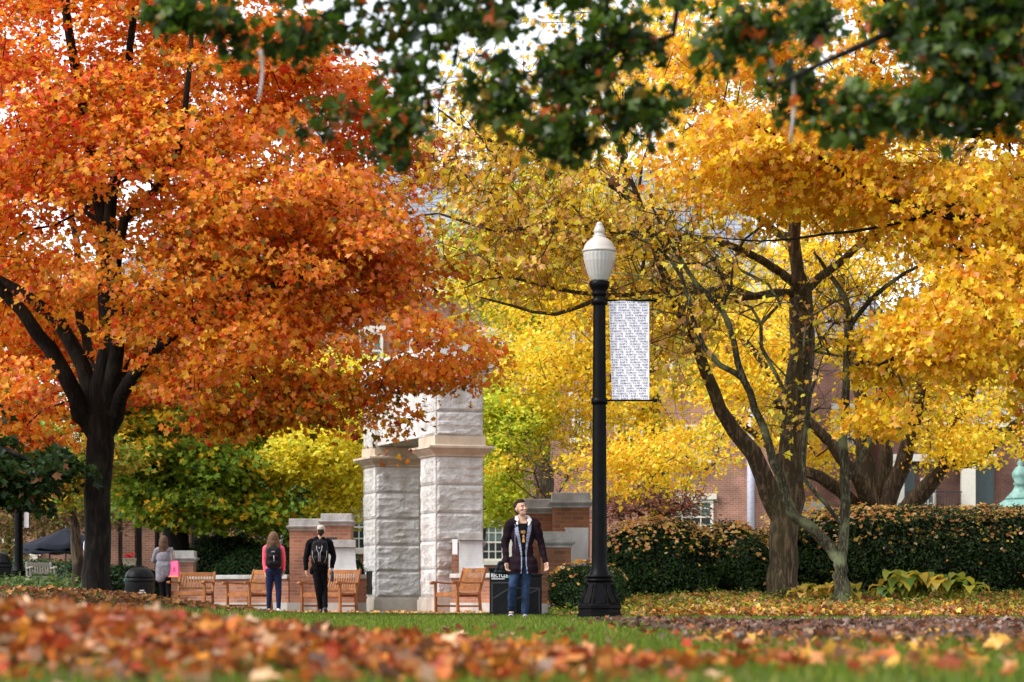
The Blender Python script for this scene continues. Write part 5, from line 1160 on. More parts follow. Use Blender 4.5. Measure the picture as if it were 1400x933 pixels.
def col_t1(pos, px, ci, nc):
    x, y = px[:, 0], px[:, 1]; n = len(x); cr = rng.normal(0, 1, nc)[ci] * .7 + field(pos, 5, .5, .8) * 1.1
    red = .10 + 1.3 * sst(280, -40, x) * sst(420, 60, y) + 1.0 * (pos[:, 1] > 43.5) + .35 * (cr > 1)
    gold = .75 + 1.6 * np.exp(-((x - 190) / 130) ** 2 - ((y - 330) / 180) ** 2) + .5 * sst(350, 520, y) + .5 * (cr < -.6)
    org = 1.3 + .5 * (cr > 0) + 0 * x
    pink = .22 + 1.3 * sst(330, 560, x) * sst(520, 300, y) + .3 * (cr > .8)
    ol = .04 + .7 * sst(480, 570, y) + .25 * (cr < -1) + .35 * np.exp(-((x - 190) / 120) ** 2 - ((y - 330) / 160) ** 2)
    dr = .02 + .2 * sst(480, 600, y) + .15 * (pos[:, 1] > 44) + 0 * x
    return mixcols([RED, GOLD, ORG, PINK, OLIVE, DRED], np.stack([red, gold, org, pink, ol, dr], 1), n, .16)
heart = P(170, 380, 42)
build_tree('maple_tree', 'big maple in flaming orange with a dark forked trunk on the left', 'tree', P(133, 813, Y), t, C, heart, 58, .52, .068, col_t1,
           MAPLE, BARK_DARK, LEAF, .38, .0045, spk=dict(upb=.55, outb=.45, rnd=.75, tipdown=.7))

# ---- amber maple reaching in from the right
t = Tree(); Y = 40.0
i0 = t.limb(px_([(1600, 830, Y), (1598, 700, Y), (1590, 560, Y), (1580, 470, Y)]), [.34, .27, .25, .23])
t.limb(px_([(1540, 380, Y), (1470, 240, 40), (1430, 165, 39.8), (1360, 90, 39.5), (1240, 20, 39), (1120, -40, 38.6), (1000, -70, 38.5)]), [.15, .13, .11, .095, .08, .06, .04], i0)
t.limb(px_([(1520, 420, Y), (1440, 330, 39.5), (1340, 300, 39), (1260, 286, 38.7), (1190, 262, 38.5), (1120, 215, 38.3), (1030, 170, 38)]), [.10, .08, .065, .05, .04, .03, .02], i0)
t.limb(px_([(1500, 350, 40.5), (1430, 200, 41), (1300, 180, 41.4), (1210, 120, 41.6), (1170, 20, 42)]), [.11, .09, .07, .055, .04], i0)
t.limb(px_([(1520, 500, 39.5), (1450, 470, 39), (1360, 450, 38.6), (1270, 470, 38.4), (1200, 500, 38.4)]), [.09, .075, .06, .045, .03], i0)
t.limb(px_([(1420, 240, 39), (1250, 300, 38.8), (1130, 320, 38.6), (1040, 330, 38.6), (960, 322, 38.5)]), [.035, .026, .02, .014, .008], t.nearest(P(1440, 330, 39.5)))
blobs = [(1350, 60, 40, 170, 150, 4.5), (1180, 70, 39.5, 170, 130, 4), (1020, 60, 39.5, 130, 110, 3.5, 9000), (1330, 250, 39.5, 170, 110, 4), (1150, 225, 39.2, 140, 80, 3, 11000),
         (1000, 210, 39, 110, 70, 2.5, 5500), (1330, 420, 39.2, 150, 90, 3.5), (1400, 520, 39, 100, 60, 3), (1240, 480, 39, 95, 58, 2.4, 8000), (1210, 560, 39, 60, 26, 1.6, 2200),
         (1500, 300, 40, 120, 260, 5, 15000), (930, 110, 39.5, 90, 60, 2.5, 2500), (1330, 500, 39, 110, 60, 2.5, 7000)]
C = clump(blob_points(blobs, 2250, .5), 33, -.35)
q = topx(C); C = C[~((q[:, 0] < 1110) & (q[:, 1] > 330)) & ~((np.abs(q[:, 0] - 1235) < 36) & (np.abs(q[:, 1] - 100) < 26))]
def col_t11(pos, px, ci, nc):
    x, y = px[:, 0], px[:, 1]; n = len(x); cr = rng.normal(0, 1, nc)[ci] * .7 + field(pos, 6, .5, .8)
    z = 0 * x
    return mixcols([YEL, AMB, GOLD, PEACH, LYEL, ORG], np.stack([1.5 + .8 * sst(250, 420, y) + .4 * (cr > .5), .8 + z, .4 + .3 * (cr < -.5), .3 + .9 * sst(330, 80, y) * sst(1400, 1000, x), .5 + z, .08 + .15 * (cr < -1)], 1), n, .13)
build_tree('maple_tree', 'amber and gold maple reaching in from the right edge over the hedge', 'tree', P(1600, 822, Y), t, C, P(1330, 250, 40), 50, .52, .073, col_t11,
           MAPLE, BARK_DARK, LEAF, .40, .0045, spk=dict(upb=.5, outb=.45, rnd=.8, tipdown=.6))

# ---- stout old tree right of the lamp, half bare
t = Tree(); Y = 46.0; S8 = .935
def P8(x, y, Y): return P(x, y, Y * S8)
def px8(l): return [P8(*q8) for q8 in l]
i0 = t.limb(px8([(1072, 832, Y), (1072, 806, Y), (1073, 770, Y), (1074, 715, Y), (1078, 660, Y), (1084, 600, Y), (1090, 520, Y), (1097, 440, Y), (1097, 402, Y)]), [.34, .285, .245, .24, .25, .235, .22, .21, .19])
top = i0
l1 = t.limb(px8([(1052, 676, 45.8), (1030, 620, 45.6), (985, 560, 45.3), (955, 480, 45), (915, 390, 44.7), (880, 290, 44.5), (840, 190, 44), (800, 80, 43.6)]), [.16, .145, .11, .09, .07, .045, .03, .018], t.nearest(P8(1074, 715, Y)))
l2 = t.limb(px8([(1085, 330, 46), (1085, 220, 46), (1070, 100, 46), (1060, -60, 46)]), [.11, .08, .06, .04], top)
l3 = t.limb(px8([(1070, 375, 45.6), (1010, 340, 45), (930, 322, 44.5), (850, 318, 44), (760, 305, 43.6), (680, 318, 43.4), (600, 292, 43.2), (560, 300, 43)]), [.075, .06, .05, .04, .032, .025, .018, .01], top)
l4 = t.limb(px8([(1060, 400, 45.8), (1000, 408, 45.2), (930, 396, 44.8), (850, 404, 44.4), (760, 395, 44), (690, 378, 43.8), (640, 392, 43.6)]), [.07, .055, .045, .038, .03, .02, .012], top)
l5 = t.limb(px8([(1120, 380, 46), (1180, 330, 46.2), (1250, 290, 46.5), (1330, 200, 47), (1380, 100, 47)]), [.075, .055, .045, .035, .025], top)
l6 = t.limb(px8([(1040, 300, 46.5), (960, 210, 47), (880, 120, 47.4), (820, 30, 47.6), (780, -60, 48)]), [.06, .05, .04, .03, .02], t.nearest(P8(1085, 330, 46)))
l7 = t.limb(px8([(820, 240, 44), (740, 205, 43.6), (660, 190, 43.3), (600, 150, 43)]), [.05, .04, .03, .015], t.nearest(P8(880, 290, 44.5)))
l8 = t.limb(px8([(820, 408, 44.2), (760, 430, 44), (700, 418, 43.9), (650, 405, 43.8)]), [.04, .03, .022, .012], t.nearest(P8(850, 404, 44.4)))
skel = list(range(t.nearest(P8(1010, 340, 45)), len(t.p)))
blobs = [(700, 190, 44, 170, 120, 3, 42000), (820, 320, 44.5, 240, 100, 3, 34000), (980, 150, 46, 200, 150, 4), (1150, 180, 46.5, 180, 150, 4), (700, 330, 43.6, 130, 90, 2), (930, 450, 45, 120, 90, 2.5), (870, 60, 46, 150, 90, 3)]
C = blob_points([q8[:2] + (q8[2] * S8,) + q8[3:] for q8 in blobs], 900, .6)
q = topx(C); C = C[~((q[:, 0] > 1030) & (q[:, 0] < 1150) & (q[:, 1] > 330))]
def col_t8(pos, px, ci, nc):
    n = len(px); cr = rng.normal(0, 1, nc)[ci]
    return mixcols([(.92, .64, .04), (.92, .78, .10), (.90, .52, .2), AMB, BROWN], np.stack([1 + .5 * (cr > 0), .9 + 0 * cr, .8 + .6 * (cr < -.4), .5 + 0 * cr, .08 + 0 * cr], 1), n, .18)
build_tree('old_tree', 'stout old tree with a thick brown trunk and thinning twiggy crown, right of the lamp', 'tree', P8(1072, 816, Y), t, C, P8(1000, 380, 46), 17, .45, .070, col_t8,
           MAPLE, BARK_OLD, LEAF, .6, .003, twig=3, twl=.9, wander=.16, spk=dict(upb=.4, rnd=.9, tipdown=.8))

# ---- slender lichened tree in front of the hedge
t = Tree(); Y = 43.0; S9 = .955
def P9(x, y, Y): return P(x, y, Y * S9)
def px9(l): return [P9(*q9) for q9 in l]
i0 = t.limb(px9([(1152, 832, Y), (1152, 800, Y), (1151, 780, Y), (1149, 765, Y)]), [.17, .125, .11, .12])
s1 = t.limb(px9([(1135, 748, Y), (1105, 718, 42.9), (1078, 690, 42.8), (1066, 650, 42.7), (1052, 610, 42.6), (1032, 560, 42.5), (1016, 518, 42.4), (1004, 470, 42.3), (988, 425, 42.2), (950, 385, 42), (915, 330, 41.8), (890, 280, 41.6)]),
            [.10, .09, .085, .078, .07, .062, .058, .05, .045, .038, .03, .02], i0)
s2 = t.limb(px9([(1154, 720, 43), (1155, 660, 43), (1152, 600, 43), (1156, 540, 43), (1158, 480, 43), (1163, 445, 43), (1155, 405, 43), (1130, 370, 43), (1112, 345, 43)]),
            [.085, .08, .072, .066, .06, .055, .045, .035, .02], i0)
s3 = t.limb(px9([(1190, 410, 42.8), (1235, 375, 42.6), (1290, 350, 42.4), (1330, 340, 42.2)]), [.04, .03, .022, .014], t.nearest(P9(1163, 445, 43)))
s4 = t.limb(px9([(985, 500, 42.3), (962, 475, 42.2), (945, 430, 42.1), (932, 380, 42), (900, 340, 41.8), (860, 320, 41.6)]), [.045, .042, .036, .03, .022, .014], t.nearest(P9(1016, 518, 42.4)))
s5 = t.limb(px9([(1180, 620, 43.1), (1200, 570, 43.2), (1210, 500, 43.3), (1245, 440, 43.4)]), [.045, .036, .028, .016], t.nearest(P9(1155, 660, 43)))
s6 = t.limb(px9([(1130, 690, 42.8), (1100, 655, 42.7), (1100, 600, 42.6), (1108, 540, 42.5), (1128, 480, 42.4)]), [.035, .03, .025, .02, .012], t.nearest(P9(1154, 720, 43)))
C = blob_points([q8[:2] + (q8[2] * S9,) + q8[3:] for q8 in [(980, 400, 42.2, 140, 90, 2), (1150, 420, 43, 130, 110, 2), (900, 330, 41.8, 130, 80, 1.6), (1220, 480, 43, 80, 90, 1.5), (1080, 560, 42.6, 60, 60, 1)]], 300, .6)
build_tree('slender_tree', 'slender lichen-covered tree with two thin bare stems in front of the hedge', 'tree', P9(1152, 812, Y), t, C, P9(1120, 560, 43), 3, .35, .07, col_t8,
           MAPLE, BARK_LICHEN, LEAF, .6, .004, twig=3, twl=.7, wander=.14, spk=dict(upb=.4, rnd=.9, tipdown=.8))

# ---- ginkgo with many trunks behind the hedge
t = Tree(); Y = 60.0
i0 = t.limb(px_([(1200, 842, Y), (1200, 790, Y), (1202, 735, Y)]), [.62, .50, .42])
for pts, rr in (([(1188, 690, Y), (1185, 640, Y), (1178, 570, 60), (1165, 480, 60), (1150, 380, 60), (1140, 250, 60)], [.36, .30, .22, .17, .12, .07]),
                ([(1212, 690, Y), (1232, 640, Y), (1252, 570, 59.5), (1262, 510, 59), (1275, 420, 59), (1290, 300, 59)], [.32, .27, .2, .16, .12, .07]),
                ([(1205, 690, 61), (1212, 620, 61), (1215, 540, 61.5), (1222, 440, 62)], [.26, .2, .15, .1]),
                ([(1236, 706, Y), (1262, 672, 59.6), (1290, 628, 59.2), (1302, 580, 59), (1330, 530, 58.6), (1370, 450, 58)], [.33, .29, .24, .18, .13, .08]),
                ([(1178, 705, Y), (1150, 672, 59.6), (1120, 652, 59.2), (1085, 640, 59), (1040, 600, 58.5), (980, 560, 58)], [.26, .22, .19, .15, .11, .06])):
    t.limb(px_(pts), [r8 * .72 for r8 in rr], i0)
t.limb(px_([(1320, 634, 58.8), (1350, 618, 58.5), (1385, 580, 58), (1440, 540, 57.5)]), [.12, .10, .07, .04], t.nearest(P(1290, 628, 59.2)))
t.limb(px_([(1175, 660, 59), (1120, 590, 58.5), (1060, 520, 58), (1000, 440, 58)]), [.16, .12, .09, .05], t.nearest(P(1188, 690, Y)))
blobs = [(1330, 590, 58.5, 110, 50, 4), (1400, 470, 59, 120, 120, 5), (1180, 430, 61, 200, 130, 5), (1000, 520, 60, 140, 120, 5), (960, 620, 58.5, 130, 60, 3, 8500), (1180, 250, 61, 240, 120, 5), (1290, 530, 60, 120, 60, 4),
         (1050, 680, 60, 60, 30, 3, 1500), (1120, 600, 62, 80, 50, 2, 3500), (850, 640, 58, 90, 40, 2, 3600)]
blobs += [(1330, 625, 58, 70, 22, 2, 1600), (1260, 600, 59, 60, 26, 2, 1400)]
C = clump(blob_points(blobs, 1800, .55), 44, -.4)
q = topx(C); C = C[~((q[:, 0] > 1130) & (q[:, 0] < 1270) & (q[:, 1] > 560) & (C[:, 1] < 62)) & ~((q[:, 0] > 925) & (q[:, 0] < 1060) & (q[:, 1] > 640))]
def col_gk(pos, px, ci, nc):
    n = len(px); cr = rng.normal(0, 1, nc)[ci]; z = 0 * cr
    return mixcols([YEL, LYEL, GOLD, LIME], np.stack([1.5 + z, .7 + .5 * (cr > .5), .35 + .4 * (cr < -.5), .12 + z], 1), n, .12)
build_tree('ginkgo_tree', 'yellow ginkgo with several thick trunks rising behind the right hedge', 'tree', P(1200, 842, Y), t, C, P(1200, 560, 60), 46, .64, .085, col_gk,
           FAN, BARK_BROWN, LEAF, .35, .006, spk=dict(upb=.45, rnd=.8, tipdown=.6))

# ---- ginkgo straight behind the lamp
t = Tree(); Y = 70.0
i0 = t.limb(px_([(905, 836, Y), (903, 760, Y), (900, 690, Y), (895, 600, Y), (880, 480, Y), (860, 330, Y), (850, 150, Y)]), [.42, .36, .32, .28, .22, .14, .05])
blobs = [(850, 430, 69, 200, 110, 5), (760, 520, 68, 110, 90, 4), (880, 570, 68, 130, 80, 4), (740, 600, 67.5, 80, 45, 2.5, 3000), (960, 380, 70, 120, 120, 4), (700, 460, 69, 70, 60, 3), (800, 300, 70, 150, 110, 4), (690, 640, 67, 50, 22, 1.5, 1000), (900, 660, 67, 90, 36, 2, 2300), (770, 385, 70, 150, 70, 4)]
C = clump(blob_points(blobs, 1700, .55), 45, -.4); q = topx(C); C = C[~((q[:, 0] > 925) & (q[:, 1] > 668) & (rng.random(len(q)) < .7)) & ~((q[:, 1] > 560) & (rng.random(len(q)) < .3)) & ~((np.abs(q[:, 0] - 720) < 60) & (q[:, 1] > 640))]
def col_g2(pos, px, ci, nc):
    n = len(px); cr = rng.normal(0, 1, nc)[ci]; z = 0 * cr; up = sst(420, 260, px[:, 1]) + sst(760, 660, px[:, 0]) * .6
    return mixcols([YEL, LYEL, GOLD, LIME], np.stack([1.5 - .5 * up, .9 + z, .25 + z, .12 + .7 * up + .3 * (cr > 1)], 1), n, .12)
build_tree('ginkgo_tree', 'bright yellow ginkgo spreading behind the lamp and banner', 'tree', P(905, 836, Y), t, C, P(870, 480, 70), 42, .68, .090, col_g2,
           FAN, BARK_BROWN, LEAF, .35, .007, spk=dict(upb=.45, rnd=.8, tipdown=.6))

# ---- pale lime tree high behind the arch and its lower neighbours
def simple_tree(name, label, trunk, radii, blobs, n, heart, per, rad, size, cf, shape=FAN, bark=BARK_BROWN, leafm=LEAF, limbs=(), clear=None, cat='tree', **kw):
    t = Tree(); i0 = t.limb(px_(trunk), radii)
    for at_, pts, rr in limbs: t.limb(px_(pts), rr, t.nearest(P(*at_)))
    C = blob_points(blobs, n, .55)
    if clear is not None: C = C[clear(topx(C), C)]
    return build_tree(name, label, cat, P(*trunk[0]), t, C, P(*heart), per, rad, size, cf, shape, bark, leafm, kw.pop('flat', .4), kw.pop('tipr', .007), **kw)
def col_lime(pos, px, ci, nc):
    n = len(px); cr = rng.normal(0, 1, nc)[ci]; z = 0 * cr
    return mixcols([LIME, LYEL, YEL, GREEN], np.stack([1.1 + z, .9 + z, .4 + .3 * (cr > 0), .12 + z], 1), n, .13)
simple_tree('ginkgo_tree', 'tall thin yellow-green tree high behind the arch in the centre', [(745, 838, 82), (742, 700, 82), (735, 500, 82), (720, 320, 82), (712, 190, 82)], [.4, .34, .26, .15, .05],
            [(690, 330, 82, 110, 80, 4), (730, 250, 82, 100, 70, 4, 3500), (640, 360, 82, 70, 60, 3, 2500), (720, 420, 82, 90, 60, 3)], 420, (725, 380, 82), 28, .7, .12, col_lime,
            clear=lambda q, C: ~((q[:, 0] < 600) & (q[:, 1] < 330)))
YB = [(.92, .80, .06), (.90, .66, .03), (.6, .62, .05)]
def col_yb(pos, px, ci, nc):
    n = len(px); cr = rng.normal(0, 1, nc)[ci]; z = 0 * cr
    return mixcols(YB, np.stack([1.6 + z, .6 + z, .5 + .4 * (cr < -.3)], 1), n, .1)
simple_tree('ginkgo_tree', 'lemon-yellow ginkgo just left of the arch', [(520, 836, 66), (518, 740, 66), (505, 640, 66), (480, 560, 66), (460, 480, 66)], [.26, .22, .18, .12, .05],
            [(450, 590, 65, 75, 50, 2.5), (480, 660, 64.5, 45, 34, 1.6, 2200), (400, 640, 64.5, 50, 26, 1.6, 1700), (400, 560, 66, 70, 40, 2.5), (360, 640, 64.5, 26, 14, 1, 350), (455, 700, 64.3, 34, 16, 1, 450), (420, 620, 63.5, 60, 40, 1.5, 3000), (450, 520, 67, 90, 50, 2)], 640, (480, 610, 66), 36, .5, .095, col_yb,
            limbs=[((505, 640, 66), [(460, 640, 65), (410, 650, 64.5), (360, 640, 64)], [.09, .06, .03])])
def col_lg(pos, px, ci, nc):
    n = len(px); cr = rng.normal(0, 1, nc)[ci]; z = 0 * cr
    return mixcols([(.62, .70, .05), (.40, .52, .04), LYEL, YEL], np.stack([1.5 + z, 1. + z, .5 + z, .2 + z], 1), n, .12)
simple_tree('lime_tree', 'lime-green weeping tree between the arch and the lamp', [(650, 836, 70), (655, 740, 70), (668, 640, 70), (690, 560, 70), (700, 480, 70)], [.22, .18, .14, .1, .04],
            [(700, 590, 69, 48, 55, 2.5), (690, 660, 68.5, 34, 50, 1.5, 2000), (682, 700, 68.4, 14, 26, .8, 420), (665, 560, 69, 40, 50, 2), (735, 560, 70, 34, 34, 2, 800)], 520, (690, 600, 70), 38, .45, .080, col_lg,
            clear=lambda q, C: ~((q[:, 0] > 716) & (q[:, 1] > 640)))
# ---- green tree turning yellow, left background
def col_grn(pos, px, ci, nc):
    n = len(px); cr = rng.normal(0, 1, nc)[ci]; z = 0 * cr; up = sst(690, 560, px[:, 1])
    return mixcols([GREEN, (.26, .36, .03), (.84, .56, .03), AMB, DGREEN], np.stack([1.0 + z, 1.3 + z, (.2 + 2.0 * (cr > .3)) * (.4 + up), .5 * (cr > 1.0) + .03, .15 + z], 1), n, .15)
simple_tree('broadleaf_tree', 'green broad tree tipped with yellow behind the grey-cardigan woman', [(243, 842, 66), (243, 780, 66), (242, 720, 66), (236, 660, 66), (225, 600, 66), (215, 520, 66)], [.42, .36, .34, .3, .2, .08],
            [(250, 600, 65, 110, 62, 4), (310, 640, 64.5, 70, 50, 3), (200, 650, 65, 60, 60, 3), (270, 690, 64.5, 110, 30, 3, 3500), (380, 540, 67, 50, 40, 3, 1200), (180, 560, 66, 70, 50, 3), (350, 700, 64.5, 50, 30, 2, 1500), (300, 560, 66, 100, 50, 3)], 800, (250, 640, 66), 44, .62, .10, col_grn,
            MAPLE, BARK_DARK, LEAF_DULL, limbs=[((242, 720, 66), [(220, 670, 65.5), (180, 610, 65), (150, 560, 65)], [.16, .12, .07]), ((242, 720, 66), [(255, 650, 65.5), (290, 600, 65), (340, 560, 65)], [.2, .13, .07])])
simple_tree('broadleaf_tree', 'dark green tree in the gap left of the tall brick pier', [(395, 838, 74), (396, 760, 74), (400, 690, 74), (405, 620, 74)], [.2, .18, .14, .06],
            [(400, 700, 73, 50, 36, 2.5), (430, 660, 74, 60, 40, 2.5), (360, 690, 73.5, 40, 40, 2)], 230, (400, 690, 74), 34, .6, .10,
            lambda pos, px, ci, nc: mixcols([GREEN, DGREEN, (.15, .2, .03)], [1, 1.2, .25], len(px), .15), MAPLE, BARK_DARK, LEAF_DULL)
# ---- two-stemmed small tree, far left
simple_tree('small_tree', 'small tree with a pale twisted double stem by the patio umbrellas', [(108, 822, 52), (106, 790, 52), (104, 740, 52), (98, 700, 52), (88, 660, 52), (70, 610, 52)], [.15, .12, .10, .09, .06, .03],
            [(90, 650, 52, 60, 30, 1.6), (150, 620, 52, 60, 30, 2), (60, 610, 53, 50, 40, 2), (95, 688, 51.6, 26, 14, .8, 300)], 170, (95, 660, 52), 26, .45, .08,
            lambda pos, px, ci, nc: mixcols([(.30, .26, .03), GREEN, (.6, .36, .03), OLIVE], [1, 1, .7, .5], len(px), .15), MAPLE, BARK_GREY, LEAF_DULL,
            limbs=[((106, 790, 52), [(102, 750, 52.3), (99, 700, 52.4), (103, 650, 52.6), (120, 600, 52.8)], [.085, .08, .06, .03]), ((98, 700, 52), [(80, 680, 51.8), (60, 650, 51.6)], [.04, .02])])
simple_tree('broadleaf_tree', 'dark green tree, shade put into its leaf colour, hanging in from the left edge', [(-160, 812, 36), (-158, 700, 36), (-150, 560, 36), (-120, 480, 36)], [.25, .22, .18, .1],
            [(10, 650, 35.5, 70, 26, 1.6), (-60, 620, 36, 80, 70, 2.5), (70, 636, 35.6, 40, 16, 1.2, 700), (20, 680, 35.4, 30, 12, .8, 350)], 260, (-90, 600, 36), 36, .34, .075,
            lambda pos, px, ci, nc: mixcols([(.014, .032, .006), (.028, .058, .008), BROWN], [1.5, .9, .12], len(px), .15), MAPLE, BARK_DARK, LEAF_DULL,  # leaf greens darkened to carry shade, the tree itself stands front-lit
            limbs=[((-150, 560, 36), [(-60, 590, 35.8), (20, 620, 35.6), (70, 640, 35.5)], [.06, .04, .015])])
simple_tree('weeping_cherry', 'russet weeping cherry behind the patio umbrellas', [(10, 826, 80), (12, 780, 80), (15, 720, 80), (30, 670, 80)], [.2, .18, .14, .07],
            [(60, 690, 79, 100, 44, 3), (10, 720, 78.5, 40, 50, 2), (130, 680, 80, 70, 46, 3), (90, 715, 78.5, 60, 20, 2, 900), (70, 620, 82, 150, 50, 3)], 480, (40, 690, 80), 34, .62, .11,
            lambda pos, px, ci, nc: mixcols([(.26, .16, .05), (.18, .17, .04), (.22, .09, .05), (.13, .15, .04)], [1, 1, .7, .7], len(px), .15), OVAL, BARK_DARK, LEAF_DULL)
simple_tree('crape_myrtle', 'wine-red shrub with thin bare twigs beyond the brick pier', [(880, 838, 64), (878, 790, 64), (874, 750, 64)], [.1, .08, .06],
            [(880, 690, 64, 46, 30, 1.2), (930, 690, 64, 40, 26, 1.2), (845, 700, 63.6, 26, 20, 1, 300)], 110, (880, 720, 64), 15, .42, .085,
            lambda pos, px, ci, nc: mixcols([(.26, .07, .05), (.34, .15, .10), (.20, .08, .05)], [1, .8, .6], len(px), .15), OVAL, BARK_GREY, LEAF_DULL, twig=2, twl=.8)
simple_tree('crape_myrtle', 'almost leafless thin-stemmed shrub above the walls behind the man', [(745, 838, 66), (742, 790, 66), (738, 740, 66)], [.09, .07, .06],
            [(745, 640, 66, 55, 44, 1.5), (715, 620, 66, 40, 40, 1.2), (780, 630, 66, 30, 40, 1.2)], 34, (740, 730, 66), 5, .4, .08,
            lambda pos, px, ci, nc: mixcols([(.45, .18, .04), (.55, .35, .04), (.3, .3, .04)], [1, .8, .6], len(px), .15), OVAL, BARK_OLD, LEAF_DULL, twig=2, twl=.7)

# ---- green branches hanging over the camera
t = Tree()
i0 = t.limb([(4.6, 12.5, -.05), (4.5, 12.5, 1.2), (4.3, 12.5, 2.6), (4.0, 12.5, 3.6)], [.22, .18, .16, .14])
m1 = t.limb([(3.0, 12.8, 4.0), (1.8, 13.2, 3.95), (.6, 13.6, 3.85), (-.6, 13.8, 3.75), (-1.5, 13.8, 3.6), (-2.0, 13.9, 3.45)], [.085, .07, .05, .035, .022, .012], i0)
m2 = t.limb([(3.4, 12.2, 3.8), (2.6, 12.4, 3.35), (1.9, 12.6, 3.1), (1.3, 12.8, 2.85)], [.04, .03, .02, .01], i0)
m3 = t.limb([(3.6, 13.5, 4.2), (2.2, 14.5, 4.3), (1.0, 15, 4.2), (.2, 15, 4.0)], [.06, .045, .03, .02], i0)
hang = [(290, 30, 13.6, 60, 24, .3, 8), (400, 60, 13.8, 45, 26, .3, 6), (480, 30, 13.8, 80, 34, .4, 12), (455, 165, 13.6, 40, 20, .2, 6), (545, 180, 13.6, 40, 48, .25, 17), (560, 110, 13.7, 40, 30, .3, 10), (640, 40, 13.8, 110, 42, .5, 24),
        (680, 130, 13.6, 50, 60, .3, 20), (770, 190, 13.5, 46, 40, .25, 19), (790, 110, 13.6, 60, 50, .3, 20), (880, 160, 13.5, 52, 38, .25, 15), (850, 50, 13.6, 90, 44, .4, 22), (1010, 55, 13.2, 70, 38, .3, 18),
        (1090, 120, 13.2, 60, 42, .3, 13), (1110, 40, 13.2, 60, 36, .3, 12), (1180, 160, 12.8, 70, 34, .3, 20), (1330, 60, 12.4, 100, 64, .4, 52), (1300, 150, 12.4, 66, 36, .3, 22), (1390, 140, 12.3, 40, 46, .3, 16), (1240, 30, 12.6, 60, 30, .3, 12), (700, -20, 13.8, 520, 26, .6, 60), (1330, 0, 12.4, 110, 40, .4, 30)]
hang = [(h[0], h[1] - 6, *h[2:]) for h in hang] + [(235, 22, 13.7, 34, 18, .2, 7), (330, 62, 13.7, 34, 18, .2, 6)]
C = blob_points(hang, 980, .5)
def col_t12(pos, px, ci, nc):
    n = len(px); cr = rng.normal(0, 1, nc)[ci]; z = 0 * cr; e = sst(90, 230, px[:, 1]) * sst(1000, 800, px[:, 0])
    return mixcols([(.040, .085, .007), (.085, .140, .012), (.014, .034, .005), (.34, .07, .014), (.22, .14, .018)], np.stack([1.2 + z, 1.1 + z, .8 + z, .10 + .16 * e + .3 * (cr > 1.6), .10 + .3 * e], 1), n, .15)  # greens kept dark for backlight, which is put into the leaf colour
build_tree('overhanging_maple', 'dark green maple branches hanging across the top of the view', 'tree', (4.6, 12.5, 0), t, C, (2.8, 13, 4.0), 7, .13, .047, col_t12,
           MAPLE, BARK_DARK, LEAF, .7, .0022, minr=.003, sub=.15, wander=.12, spk=dict(upb=.5, rnd=.7, tipdown=.9))

simple_tree('maple_tree', 'red-orange maple far behind the forked trunk on the left', [(136, 826, 62), (135, 740, 62), (128, 640, 62), (100, 540, 62), (70, 440, 62)], [.22, .2, .17, .12, .06],
            [(20, 430, 61, 120, 90, 3.5), (110, 470, 62, 90, 80, 3), (-40, 330, 62, 90, 120, 3), (200, 520, 62.5, 90, 50, 3), (40, 560, 61, 90, 40, 2.5)], 520, (50, 500, 62), 34, .6, .10,
            lambda pos, px, ci, nc: mixcols([ORG, RED, GOLD, OLIVE], [1.2, 1, .5, .25], len(px), .15), MAPLE, BARK_DARK, LEAF)
simple_tree('broadleaf_tree', 'yellow-green tree filling the gap behind the left ginkgo', [(330, 840, 78), (332, 740, 78), (335, 640, 78), (340, 540, 78)], [.22, .2, .16, .08],
            [(340, 560, 78, 110, 60, 3.5), (440, 600, 78, 60, 50, 3), (300, 620, 78, 80, 40, 3)], 300, (335, 600, 78), 36, .7, .11, col_lime)
# ================================================================= ground
def grid_sheet(name, x0, x1, y0, y1, nx, ny, dz, mat, kind='structure', ypow=1.0, mask=None):
    xs = np.linspace(x0, x1, nx); ys = y0 + (y1 - y0) * np.linspace(0, 1, ny) ** ypow
    X, Yg = np.meshgrid(xs, ys); Z = hz(X, Yg) + dz
    v = np.stack([X, Yg, Z], -1).reshape(-1, 3)
    i = (np.arange(ny - 1)[:, None] * nx + np.arange(nx - 1)[None, :]).ravel()
    f = np.stack([i, i + 1, i + 1 + nx, i + nx], 1)
    if mask is not None:
        c = v[f].mean(1); f = f[mask(c[:, 0], c[:, 1])]
    me = fast_mesh(name, v, f.ravel(), np.full(len(f), 4)); shade(me)
    return tag(link(name, me, mat), kind=kind)

m, n, out = _mat('ground'); L = n.links.new
tc = N(n, 'ShaderNodeTexCoord'); no = N(n, 'ShaderNodeTexNoise'); no.inputs['Scale'].default_value = 1.2; no.inputs['Detail'].default_value = 9
L(tc.outputs['Object'], no.inputs['Vector'])
r = N(n, 'ShaderNodeValToRGB'); r.color_ramp.elements[0].color = (.035, .05, .012, 1); r.color_ramp.elements[1].color = (.10, .075, .035, 1)
r.color_ramp.elements[0].position = .42; r.color_ramp.elements[1].position = .62
L(no.outputs['Fac'], r.inputs['Fac']); b = N(n, 'ShaderNodeBsdfPrincipled'); b.inputs['Roughness'].default_value = .95; L(r.outputs[0], b.inputs['Base Color'])
bp = N(n, 'ShaderNodeBump'); bp.inputs['Strength'].default_value = .7; bp.inputs['Distance'].default_value = .03; n2 = N(n, 'ShaderNodeTexNoise'); n2.inputs['Scale'].default_value = 22; n2.inputs['Detail'].default_value = 6
L(tc.outputs['Object'], n2.inputs['Vector']); L(n2.outputs['Fac'], bp.inputs['Height']); L(bp.outputs[0], b.inputs['Normal']); L(b.outputs[0], out.inputs['Surface'])
GROUND = m
